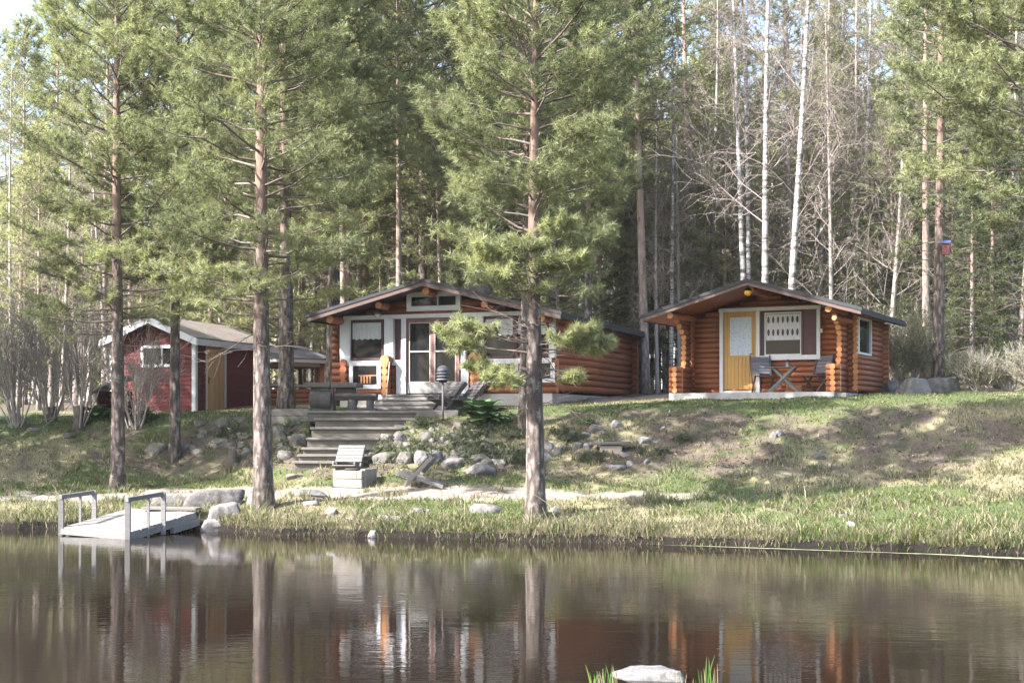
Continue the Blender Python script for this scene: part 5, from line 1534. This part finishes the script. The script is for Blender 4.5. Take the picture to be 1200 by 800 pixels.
for i, (px, py, w_, h_, lab, m) in enumerate([
    (328, 519, 18, 16, 'leaning stone left of the upper steps, under the terrace timber', 'rock_moss'),
    (350, 522, 19, 16, 'reddish grey stone hugging the left edge of the middle steps', 'rock_moss'),
    (334, 539, 18, 14, 'stone low on the slope left of the bottom steps', 'rock_moss'),
    (182, 531, 24, 15, 'big half-sunk stone between the two left pines', 'rock_moss'),
    (216, 527, 18, 8, 'flat stone just right of the slim reddish pine', 'rock_moss'),
    (240, 510, 22, 8, 'long low stone on the crest below the shed door', 'rock_moss'),
    (258, 521, 18, 10, 'squat stone on the slope below the shed side wall', 'rock_moss'),
    (284, 513, 22, 10, 'low stone left of the thick shore pine, high on the slope', 'rock_moss'),
    (288, 533, 14, 9, 'small stone right of the dark stump', 'rock_moss'),
    (232, 531, 14, 7, 'small flat stone left of the dark stump', 'rock_moss'),
    (40, 505, 16, 6, 'pale low stone on the crest below the leftmost shrubs', 'rock'),
    (80, 512, 18, 6, 'flat stone on the left slope below the stump shrub', 'rock_moss')]):
    stone(px, py, w_, h_, lab, m, 300 + i * 3, g_ls, deep=.25)
g_rs = 'stones scattered on the slope right of the waterside pine'
for i, (px, py, w_, h_, lab, m) in enumerate([
    (642, 527, 14, 12, 'pale blue stone right of the waterside pine trunk, upper of two', 'rock_pale'),
    (641, 539, 14, 12, 'pale squared stone right of the waterside pine trunk, lower of two', 'rock_pale'),
    (653, 533, 10, 12, 'dark narrow stone beside the two pale ones', 'rock'),
    (664, 528, 15, 9, 'grey stone at the left end of the low stone row', 'rock'),
    (677, 526, 12, 9, 'small grey stone in the low row, left of the white one', 'rock'),
    (689, 527, 13, 12, 'whitish upright stone left of the plank step', 'rock_pale'),
    (672, 512, 20, 9, 'brownish block in the upper row on the slope', 'rock'),
    (686, 512, 12, 8, 'short brownish stone right of the brownish block', 'rock'),
    (701, 506, 19, 10, 'squared blue-grey block right of the fern clump', 'rock'),
    (721, 501, 14, 9, 'uppermost squared grey block on the slope by the fern', 'rock_pale'),
    (755, 520, 17, 11, 'rounded pale stone right of the plank step', 'rock_pale'),
    (768, 520, 10, 6, 'small stone right of the rounded pale stone', 'rock'),
    (721, 550, 22, 8, 'flat grey slab low on the slope under the plank step', 'rock'),
    (739, 546, 8, 7, 'tiny pale stone right of the flat grey slab', 'rock_pale'),
    (757, 544, 8, 8, 'tiny grey stone farther right of the flat slab', 'rock'),
    (733, 534, 11, 6, 'small stone just below the plank step', 'rock'),
    (961, 538, 15, 9, 'grey stone alone on the slope below the cabin', 'rock'),
    (907, 512, 9, 9, 'whitish leaning stone under the cabin porch, left of a pair', 'rock_pale'),
    (914, 512, 9, 10, 'whitish leaning stone under the cabin porch, right of a pair', 'rock_pale'),
    (778, 503, 10, 5, 'low pale stone on the crest below the cabin corner', 'rock')]):
    stone(px, py, w_, h_, lab, m, 500 + i * 3, g_rs, deep=.25)
g_cb = 'boulders right of the log cabin'
stone(1045, 460, 16, 18, 'dark boulder half hidden by the cabin back corner', 'rock', 601, g_cb, deep=.1)
stone(1074, 462, 34, 19, 'large pale slanting boulder between the cabin and the birdhouse pine', 'rock_pale', 603, g_cb, deep=.1, slab=True)
stone(1107, 459, 36, 16, 'long low boulder behind the foot of the birdhouse pine', 'rock', 606, g_cb, deep=.1, slab=True)
stone(1175, 456, 22, 14, 'pale grey boulder among the twiggy shrubs', 'rock', 609, g_cb, deep=.1)
stone(765, 812, 92, 27, 'pale rock breaking the water at the near shore', 'rock_near', 612, None, Y=12.1, deep=.0)

# loose rubble too small and alike to tell apart
rq = np.random.default_rng(66)
for (n_, x0, x1, y0, y1, lab, grp) in ((48, 225, 348, 490, 534, 'small mossy grey stone among the rubble on the slope below the shed', 'rubble on the slope below the shed'),
                                (44, 428, 575, 500, 545, 'small mossy stone filling the rockery right of the timber steps', 'small filling stones of the rockery')):
    for i in range(n_):
        w_ = rq.uniform(7, 17)
        stone(rq.uniform(x0, x1), rq.uniform(y0, y1), w_, w_ * rq.uniform(.45, .8), lab, 'rock_moss', 800 + i + n_ * 7, grp, deep=.3, name='rubble_stone', cat='stone')

# dark stump on the left slope
p = place(272, 544)
sm = MB().tube([(0, 0, -.15), (0, 0, .03), (.01, 0, .24), (.02, 0, .33)], [.2, .15, .12, .10], 11); sm.tube([(.05, -.05, .0), (.16, -.14, -.03), (.24, -.2, -.1)], [.07, .05, .03], 7)
tag(sm.build('tree_stump', M['shrub_bark'], None, .01, p), 'small dark stump on the slope between the two left pines and the shore pine', 'stump')

# reeds at the near shore
def reeds(px, py, Y, n, hmax, label, seed):
    rng = np.random.default_rng(seed); V = []; F = []; T = []
    for i in range(n):
        x = rng.normal(0, .07); y = rng.normal(0, .04); h = hmax * rng.uniform(.5, 1.0); az = rng.uniform(0, 6.28); ln = h * rng.uniform(.05, .35); w = rng.uniform(.004, .008)
        b = len(V); g = rng.random() < .55
        c = (rng.uniform(.10, .16), rng.uniform(.18, .26), .05) if g else (.34, .30, .17)
        for j, f in enumerate((0, .5, .8, 1)):
            cx, cy, cz = x + math.cos(az) * ln * f * f, y + math.sin(az) * ln * f * f, -.12 + (h + .12) * f
            ww = w * (1 - f) ** .6 + .0006
            V += [(cx - ww, cy, cz), (cx + ww, cy, cz)]; T += [c, c]
        F += [(b + 2 * j, b + 2 * j + 1, b + 2 * j + 3, b + 2 * j + 2) for j in range(3)]
    q = at(px, py, Y)
    o = np_mesh('reed_clump', np.array(V), np.array(F), M['grass_blade'], None, tint=np.array(T), loc=(q.x, q.y, 0))
    return tag(o, label, 'reeds', 'grass clumps at the near shore')
reeds(832, 805, 11.9, 11, .26, 'tallest green grass blades in the water right of the near rock', 1)
reeds(712, 806, 11.9, 14, .20, 'mixed green and dry blades in the water left of the near rock', 2)
reeds(692, 808, 11.9, 9, .12, 'short dry blades at the far left of the near rock', 3)
reeds(808, 808, 11.8, 8, .12, 'short blades touching the right side of the near rock', 4)

# ------------------------------------------------------------------ landing stage
def landing_stage():
    root = empty('landing_stage', (-7.4, 27.9, 0), 0, 'weathered plank landing stage with two side railings reaching into the pond', 'jetty')
    O = Vector((-7.4, 27.9, 0))
    A = at(149, 624, 26.9); B = at(73, 617.5, 27.75); Ct = at(229, 600, 28.85)
    back = Ct - A
    Dl = B + back * .98
    def P(u, v, dz=0):   # u across from right (0) to left (1), v from front to back
        f = A * (1 - u) + B * u; b = Ct * (1 - u) + Dl * u
        q = f * (1 - v) + b * v
        return Vector((q.x, q.y, q.z + dz)) - O
    mb = MB(); n = 17; rng = random.Random(3)
    for i in range(n):
        v0, v1 = i / n + .0025, (i + 1) / n - .0025
        e = rng.uniform(-.012, .012); j = rng.uniform(-.006, .006)
        base = [P(-.01 + e, v0, -.03), P(1.01 + e, v0, -.03), P(1.01 + e, v1, -.03), P(-.01 + e, v1, -.03)]
        top = [b_ + Vector((0, 0, .032 + j * .5)) for b_ in base]
        mb.quadprism(base[::-1], top[::-1])
    mb.build('deck', M['deck_wood'], root, .004)
    fm = MB()
    fm.bar(P(-.005, -.008, -.08), P(1.005, -.008, -.08), .045, .105); fm.bar(P(.0, .01, -.10), P(.0, 1, -.10), .05, .14); fm.bar(P(1, .01, -.10), P(1, 1, -.10), .05, .14); fm.bar(P(.5, .01, -.10), P(.5, 1, -.10), .05, .14)
    fm.bar(P(-.02, .62, -.20), P(-.02, 1.02, -.20), .10, .14)
    fm.build('frame', M['grey_wood'], root, .004)
    fl = MB()
    for (u, v) in ((.72, .10), (.25, .28)): 
        c = P(u, v, -.2); fl.cyl(c - Vector((.4, 0, 0)), c + Vector((.4, 0, 0)), .08, None, 14)
    fl.build('float', M['black_metal'], root)
    lb = MB(); a_, b_ = at(170, 596.5, 29.3) - O, at(233, 597.5, 29.2) - O
    lb.bar(a_ + Vector((0, 0, .03)), b_ + Vector((0, 0, .03)), .42, .05); lb.build('landing_plank', M['deck_wood'], root, .005)
    for (u, vs, hs) in ((1.0, (0.0, .26, .46), (.62, .57, .55)), (0.0, (-.005, .28, .50), (.66, .61, .59))):
        rm = MB(); sgn = 1 if u > .5 else -1
        tops = []
        for k, (v, h_) in enumerate(zip(vs, hs)):
            q = P(u + .015 * sgn, v, 0); w_ = (.10, .05, .09)[k]
            rm.bar(q + Vector((0, 0, -.24)), q + Vector((0, 0, h_)), w_, w_ * .7, (0, 1, 0)); tops.append(q + Vector((0, 0, h_)))
        rm.bar(tops[0] + Vector((0, -.05, -.03)), tops[2] + Vector((0, .06, -.03)), .06, .085)
        rm.build('railing', M['grey_wood'], root, .004)
M['deck_wood'] = wood('deck_planks', (.165, .152, .145), (.265, .245, .23), (1, 10, 10), 2.5, .8, .25, .4)
landing_stage()

# ------------------------------------------------------------------ timber steps and terrace
def terrace():
    rows = [(361, 492, 481, 489), (369, 487, 489.5, 498), (365, 470, 500, 511), (360, 470, 512.5, 522), (355, 452, 524, 531), (350, 440, 532, 539), (345, 425, 540, 550)]
    root = None
    for i, (a, b, t, bt) in enumerate(rows):
        Y = STEPY[i]; p, q = at(a, t, Y), at(b, t, Y)
        if root is None:
            root = empty('timber_steps', (p.x, Y, gz1(p.x, Y)), 0, 'worn grey timber steps climbing from the path to the terrace', 'steps'); O = Vector(root.location)
        mb = MB(); h_ = (bt - t + 2) * Y / FPX
        z = p.z - O.z; d = .62 if i else 1.1
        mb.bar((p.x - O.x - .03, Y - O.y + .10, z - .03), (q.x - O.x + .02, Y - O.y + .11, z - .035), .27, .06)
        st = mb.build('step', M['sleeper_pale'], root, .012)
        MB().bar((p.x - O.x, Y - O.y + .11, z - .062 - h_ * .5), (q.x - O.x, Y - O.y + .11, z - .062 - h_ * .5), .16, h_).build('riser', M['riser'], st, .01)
        MB().box(p.x - O.x + .02, q.x - O.x - .02, Y - O.y + .25, Y - O.y + d + .25, z - .34, z - .02).build('tread_fill', M['gravel'], st)
M['gravel'] = concrete('packed_gravel', (.27, .24, .21), (.14, .125, .10))
terrace()
def block(name, px0, px1, py0, py1, Y, dep, label, mat, n=2):
    a, b = at(px0, py1, Y), at(px1, py0, Y)
    root = empty(name, (a.x, Y, a.z), 0, label, 'retaining wall')
    h = (b.z - a.z); w = b.x - a.x
    for i in range(n):
        MB().box(.01 * (i % 2), w - .012 * (i % 2), .012 * (i % 2), dep, h * i / n - (.35 if i == 0 else -.003), h * (i + 1) / n).build('timber', M[mat], root, .018)
block('terrace_wall', 318, 362, 479, 496, STEPY[0] + .02, .6, 'grey timber retaining wall left of the top of the steps', 'sleeper')
block('terrace_wall', 487.5, 538, 480.5, 498, STEPY[0] - .25, .7, 'grey timber retaining wall under the two dark plank chairs', 'sleeper')
ta, tb2 = at(361, 481, STEPY[0] + .5), at(540, 481, STEPY[0] + .5)
pv = MB().box(ta.x - .3, tb2.x + .1, STEPY[0] + .36, 39.0, 2.2, ta.z - .015); o = pv.build('terrace_paving', M['gravel']); tag(o, kind='structure')
TZ = ta.z - .015
# wooden steps to the glazed door
hs = empty('door_steps', H.W(H.fx(497, HY), .3, 0), -H.th, 'broad grey wooden steps in front of the glazed double door', 'steps')
Wz = TZ - H.z0
for i in range(4):
    z = Wz + (HF - Wz) * (4 - i) / 4 - .02; y0 = .45 - i * .30
    x0, x1 = H.fx(455 - i * 3, HY) - H.fx(497, HY), H.fx(541, HY) - H.fx(497, HY)
    sb = MB()
    for k in range(2): sb.box(x0, x1, y0 - .3 + k * .153, y0 - .3 + k * .153 + .145, z - .045, z)
    sb.box(x0 + .03, x1 - .03, y0 - .27, y0 - .245, Wz - .05, z - .047)
    sb.build('step', M['sleeper_pale'], hs, .005)
M_ = None

# log table and bench
def at_floor(px, Y): return Vector(((px - 600) * Y / FPX, Y, TZ))
p = at_floor(391, 37.1)
t = empty('log_table', p, R(-6), 'rustic grey log table with a thick plank top on the terrace', 'table')
MB().box(-.70, .0, -.42, .42, .62, .75).box(.003, .70, -.40, .43, .62, .745).build('tabletop', M['table_wood'], t, .02)
lg = MB(); lg.tube([(-.55, -.22, .31), (.02, -.22, .31)], [.24, .25], 14); lg.box(-.56, .0, -.30, .30, .0, .22); lg.box(-.53, -.04, -.28, .28, .40, .617); lg.build('leg', M['table_wood'], t, .02)
MB().bar((.03, -.30, 0), (.03, -.30, .617), .08, .08, (0, 1, 0)).build('leg', M['table_wood'], t, .01)
MB().box(.09, .56, -.2, .2, .42, .618).build('leg', M['dark_wood'], t, .02)
p = at_floor(419, 36.7)
b = empty('log_bench', p, R(-4), 'dark half-log bench standing beside the log table', 'bench')
MB().tube([(-.58, 0, .38), (.52, 0, .38)], [.10, .095], 12).box(-.58, .52, -.17, .17, .385, .45).build('seat', M['table_wood'], b, .015)
for x, r_ in ((-.12, .14), (.34, .11)):
    MB().tube([(x, 0, .0), (x - .02, 0, .12), (x, 0, .30)], [r_ * 1.1, r_ * .85, r_], 12).build('leg', M['dark_wood'], b, .01)
MB().box(-.2, .5, -.1, .1, .0, .07).build('stretcher', M['dark_wood'], b, .01)

# ------------------------------------------------------------------ plank chairs
def plank_chair(mat, label, group):
    root = empty('plank_chair', (0, 0, 0), 0, label, 'chair', group)
    W2 = .29
    def panel(name, p0, p1, s0, s1, n, w2, slat_t=.022, rails=True):
        p0, p1 = Vector((p0[0], 0, p0[1])), Vector((p1[0], 0, p1[1])); d = (p1 - p0); L = d.length; d.normalize(); nrm = Vector((-d.z, 0, d.x))
        rm = MB()
        for sg in (-1, 1): rm.bar(p0 + Vector((0, sg * w2, 0)), p1 + Vector((0, sg * w2, 0)), .035, .08, nrm)
        pr = rm.build(name, M[mat], root, .004)
        sm = MB(); step = (s1 - s0) * L / n
        for i in range(n):
            c = p0 + d * (s0 * L + step * (i + .5)) + nrm * .052
            hw = step * .44
            a = c - d * hw; b_ = c + d * hw
            base = [a + Vector((0, -w2 - .02, 0)), a + Vector((0, w2 + .02, 0)), b_ + Vector((0, w2 + .02, 0)), b_ + Vector((0, -w2 - .02, 0))]
            sm.quadprism(base, [q + nrm * slat_t for q in base])
        sm.build('slats', M[mat], pr, .003)
    panel('back_frame', (.0, .02), (.62, .68), .42, 1.0, 5, W2)
    panel('seat_frame', (.86, .01), (-.20, .34), .47, 1.0, 5, W2 - .04)
    return root
g_pc = 'plank chairs by the fire box'
c1 = plank_chair('grey_wood', 'grey plank chair seen side-on, right of the fire box', g_pc)
p = place(478, 570); c1.location = p + Vector((.0, 0, -.0)); c1.rotation_euler = (0, 0, R(-11))
c2 = copy_tree(c1); c2['label'] = 'grey plank chair facing the water behind the fire box'
p = place(405, 559); c2.location = p + Vector((.0, .05, .0)); c2.rotation_euler = (0, 0, R(82))
g_tc = 'dark plank chairs on the terrace'
c3 = plank_chair('dark_wood', 'dark plank chair on the terrace wall, right behind the lantern post', g_tc)
q = at_floor(520, STEPY[0] + .3); c3.location = (q.x - .1, q.y, at(520, 480.5, STEPY[0] - .25).z + .004); c3.rotation_euler = (0, 0, R(38))
c4 = copy_tree(c3); c4['label'] = 'dark plank chair on the terrace wall, beside the leafy plant'
c4.location = (q.x + .42, q.y - .02, c3.location.z); c4.rotation_euler = (0, 0, R(30))

# fire box
p = place(415, 568)
f = empty('fire_box', p, R(-22), 'square fire box of pale concrete slabs with ash stones on the sandy path', 'fire box')
fw_, fd = .36, .32
MB().box(-fw_, fw_, -fd, -fd + .10, -.05, .14).build('lower_slab', M['fire_block_low'], f, .01)
MB().box(-fw_ + .01, fw_ - .12, -fd - .015, -fd + .085, .144, .32).build('front_slab', M['fire_block'], f, .01)
MB().box(fw_ - .115, fw_ + .01, -fd - .02, -fd + .12, .144, .325).build('corner_block', M['fire_block'], f, .01)
MB().box(fw_ - .10, fw_ + .02, -fd + .123, fd + .05, -.05, .36).build('side_slab', M['fire_block_low'], f, .012)
MB().box(-fw_ - .01, -fw_ + .09, -fd + .103, fd + .05, -.05, .32).build('side_slab', M['fire_block'], f, .012)
MB().box(-fw_ + .093, fw_ - .103, fd - .06, fd + .04, -.05, .31).build('rear_slab', M['fire_block'], f, .012)
am = MB(); rr = random.Random(2)
am.box(-fw_ + .1, fw_ - .11, -fd + .105, fd - .065, 0, .18)
for i in range(7):
    x, y = rr.uniform(-.2, .2), rr.uniform(-.12, .15); a = rr.uniform(0, 3.1)
    am.tube([(x - .17 * math.cos(a), y - .1 * math.sin(a), .20 + .022 * i), (x + .17 * math.cos(a), y + .1 * math.sin(a), .215 + .022 * i)], [.035, .03], 8)
am.build('charred_wood', M['char'], f)

# domed lantern on a post, stake, leaning pole
p = at(519, 497.5, STEPY[0] - .45)
l = empty('domed_lantern', p, 0, 'grey slatted dome lantern on a thin post before the glazed door', 'lantern')
zt = (497.5 - 447) * p.y / FPX; zz = (497.5 - 428) * p.y / FPX
MB().cyl((0, 0, -.3), (0, 0, zt), .026, None, 10).build('post', M['dark_wood'], l)
hh = zz - zt; lm = MB()
lm.lathe([(.155, hh * .62), (.15, hh * .74), (.11, hh * .9), (.04, hh)], 24)
for k in range(3): lm.lathe([(.135, hh * (.06 + .19 * k)), (.16, hh * (.08 + .19 * k)), (.16, hh * (.17 + .19 * k)), (.135, hh * (.19 + .19 * k))], 24)
hd = lm.build('dome', M['slate_wood'], l)
for v in hd.data.vertices: v.co.z += zt
im = MB().cyl((0, 0, zt - .02), (0, 0, zt + hh * .7), .10, None, 14).build('core', M['dark_gap'], l)
p = at(564, 496, STEPY[0] - .5)
tag(MB().cyl((0, 0, -.3), (.01, 0, .70), .012, None, 8).cyl((.01, 0, .70), (.06, 0, .72), .012, None, 8).build('garden_stake', M['black_metal'], None, 0, p), 'thin black stake standing in the broad-leaved plant', 'stake')
a_, b_ = H.W(H.fx(452.5, .25), .25, H.z_at(472, -1.5, .25)), H.W(H.fx(456.5, HY - .45), HY - .45, H.z_at(424, -1.4, HY - .45))
lp = MB().cyl((0, 0, 0), b_ - a_, .013, None, 8); lp.box(-.17, .17, -.04, .04, -.02, .05)
tag(lp.build('push_broom', M['cream'], None, 0, a_), 'pale push broom leaning on the log pillar left of the glazed door', 'broom')

# plank step in the right slope
p = place(714, 531); s = empty('plank_step', p, 0, 'dark plank lying on a pale stone block in the slope', 'step')
MB().box(-.22, .30, -.02, .4, -.25, .17).build('block', M['fire_block'], s, .03)
MB().bar((-.42, .08, .215), (.48, .08, .225), .3, .065).build('plank', M['dark_wood'], s, .01)

# ------------------------------------------------------------------ porch furniture
def CW(px, y, z=FL): return C.W(C.fx(px, y), y, z)
def fold_chair(label):
    root = empty('garden_chair', (0, 0, 0), 0, label, 'chair', 'folding chairs on the cabin porch')
    sm = MB()
    for i in range(5): sm.box(-.24, .24, -.22 + i * .09, -.22 + i * .09 + .075, .42, .44)
    sm.build('seat', M['slate_wood'], root, .003)
    bm_ = MB()
    for i in range(6):
        z = .50 + i * .075; y = .235 + (z - .44) * .35
        bm_.add([(-.23, y, z), (.23, y, z), (.23, y + .024, z + .065), (-.23, y + .024, z + .065), (-.23, y + .018, z - .006), (.23, y + .018, z - .006), (.23, y + .042, z + .059), (-.23, y + .042, z + .059)], [(0, 1, 2, 3), (7, 6, 5, 4), (0, 4, 5, 1), (1, 5, 6, 2), (2, 6, 7, 3), (3, 7, 4, 0)])
    bm_.build('backrest', M['slate_wood'], root)
    for sx in (-1, 1):
        MB().bar((sx * .255, -.22, 0), (sx * .255, .24, .47), .03, .045).bar((sx * .255, .24, .47), (sx * .255, .42, .98), .03, .045).build('leg', M['dark_wood'], root, .003)
        MB().bar((sx * .225, .32, 0), (sx * .225, -.20, .415), .03, .045).build('leg', M['dark_wood'], root, .003)
    return root
fc = fold_chair('dark slatted folding chair on the porch in front of the yellow door')
fc.location = CW(894, 1.25); fc.rotation_euler = (0, 0, -C.th + R(28))
f2 = copy_tree(fc); f2['label'] = 'dark slatted folding chair on the porch beside the right parapet'
f2.location = CW(955, 1.35); f2.rotation_euler = (0, 0, -C.th + R(-26))
p = CW(919, 1.0)
t = empty('folding_table', p, -C.th + R(8), 'small slatted porch table on crossed grey legs', 'table')
tm = MB()
for i in range(5): tm.box(-.46, .34, -.26 + i * .106, -.26 + i * .106 + .095, .62, .645)
tm.build('tabletop', M['slate_wood'], t, .004)
for y in (-.22, .22):
    for (a, b_) in (((-.38, y, 0), (.27, y, .62)), ((.36, y + .03, 0), (-.27, y + .03, .62))):
        MB().bar(a, b_, .03, .06).build('leg', M['grey_wood'], t, .004)
q = CW(923, 1.05, FL + .645)
mg = empty('candle_lantern', q, 0, 'small dark candle lantern standing on the porch table', 'lantern')
MB().lathe([(.055, 0), (.05, .02), (.05, .11), (.055, .12)], 14).build('body', M['grey_metal'], mg); MB().lathe([(.058, .121), (.03, .17), (.01, .19)], 14).build('lid', M['black_metal'], mg)
q = CW(930, 1.62, FL)
tag(MB().box(-.22, .2, -.07, .07, 0, .10).box(-.18, .2, -.06, .06, .104, .19).build('firewood_box', M['log_end'], None, .01, q), 'small stack of split wood under the porch window', 'firewood')
q.z = q.z
# birdhouse on the dark pine right of the cabin
zb_ = EYE - (290 - HOR) * BIRD.y / FPX
bh = empty('birdhouse', (BIRD.x + .16, BIRD.y - .20, zb_), R(-20), 'red birdhouse with a blue roof on the dark pine trunk', 'birdhouse')
MB().box(-.12, .12, -.1, .1, -.28, .10).build('box', M['red_paint'], bh, .005)
MB().add([(-.17, -.17, .105), (.17, -.17, .105), (.17, .13, .20), (-.17, .13, .20), (-.17, -.17, .135), (.17, -.17, .135), (.17, .13, .23), (-.17, .13, .23)], [(3, 2, 1, 0), (4, 5, 6, 7), (0, 1, 5, 4), (1, 2, 6, 5), (2, 3, 7, 6), (3, 0, 4, 7)]).build('roof', M['blue_paint'], bh)
MB().cyl((0, -.101, -.02), (0, -.104, -.02), .028, None, 14).build('entrance_hole', M['dark_gap'], bh)
bh.scale = (.8, .8, .8)
# little lean-to shelter beside the shed
p = place(124, 492)
q = empty('wood_shelter', (p.x, p.y + .8, gz1(p.x, p.y + .8)), R(-12), 'small red shelter with a pale slanting roof left of the red shed', 'shelter')
for (x0, x1, y0, y1) in ((-.35, -.29, -.3, .3), (.29, .35, -.3, .3), (-.288, .288, .24, .3)): MB().box(x0, x1, y0, y1, -.1, .72).build('wall', M['red_wall'], q, .004)
MB().add([(-.52, -.42, .66), (.45, -.42, 1.08), (.45, .4, 1.08), (-.52, .4, .66), (-.52, -.42, .70), (.45, -.42, 1.12), (.45, .4, 1.12), (-.52, .4, .70)], [(3, 2, 1, 0), (4, 5, 6, 7), (0, 1, 5, 4), (1, 2, 6, 5), (2, 3, 7, 6), (3, 0, 4, 7)]).build('roof', M['white'], q)

grass(); litter()

# ------------------------------------------------------------------ light, sky, camera
SUN = Vector((-.90, -.43, 0)).normalized(); ELEV = R(38)
tos = Vector((SUN.x * math.cos(ELEV), SUN.y * math.cos(ELEV), math.sin(ELEV)))
ld = bpy.data.lights.new('sun', 'SUN'); ld.energy = 4.9; ld.angle = R(.55); ld.color = (1, .975, .95)
lo = bpy.data.objects.new('sun', ld); COL.objects.link(lo); lo.rotation_euler = (-tos).to_track_quat('-Z', 'Y').to_euler()
wd = bpy.data.worlds.new('World'); SC.world = wd; wd.use_nodes = True
nt = wd.node_tree; nt.nodes.clear()
sk = nt.nodes.new('ShaderNodeTexSky'); sk.sky_type = 'NISHITA'; sk.sun_disc = False; sk.sun_elevation = ELEV
sk.sun_rotation = math.atan2(tos.x, tos.y); sk.air_density = 1.0; sk.dust_density = 2.5; sk.ozone_density = 1.0
bg = nt.nodes.new('ShaderNodeBackground'); bg.inputs['Strength'].default_value = .15
wo = nt.nodes.new('ShaderNodeOutputWorld'); nt.links.new(sk.outputs[0], bg.inputs[0]); nt.links.new(bg.outputs[0], wo.inputs[0])
cd = bpy.data.cameras.new('camera'); co = bpy.data.objects.new('camera', cd); COL.objects.link(co)
cd.sensor_fit = 'HORIZONTAL'; cd.sensor_width = 36; cd.lens = 36 * FPX / 1200
co.location = (0, 0, EYE); co.rotation_euler = (R(90), 0, 0)
cd.shift_y = (HOR - 400) / 1200; cd.clip_start = .3; cd.clip_end = 2000
SC.camera = co
SC.view_settings.view_transform = 'Standard'; SC.view_settings.look = 'None'; SC.view_settings.gamma = 1.0; SC.view_settings.use_curve_mapping = False
SC.view_settings.exposure = EXPO
cy = SC.cycles; cy.max_bounces = 7; cy.diffuse_bounces = 3; cy.glossy_bounces = 3; cy.transmission_bounces = 4; cy.transparent_max_bounces = 4
cy.use_denoising = True; cy.sample_clamp_indirect = 6
cy.caustics_reflective = False; cy.caustics_refractive = False
hz = NT('air_haze'); pv_ = hz.n('ShaderNodeVolumePrincipled'); pv_.inputs['Color'].default_value = (.93, .95, 1, 1); pv_.inputs['Density'].default_value = HAZE; pv_.inputs['Anisotropy'].default_value = .2
hz.l(pv_.outputs[0], hz.out.inputs['Volume'])
hb = MB().box(-640, 640, -140, 960, -3.5, 34).build('haze', hz.m); tag(hb, kind='stuff')
cy.volume_bounces = 0
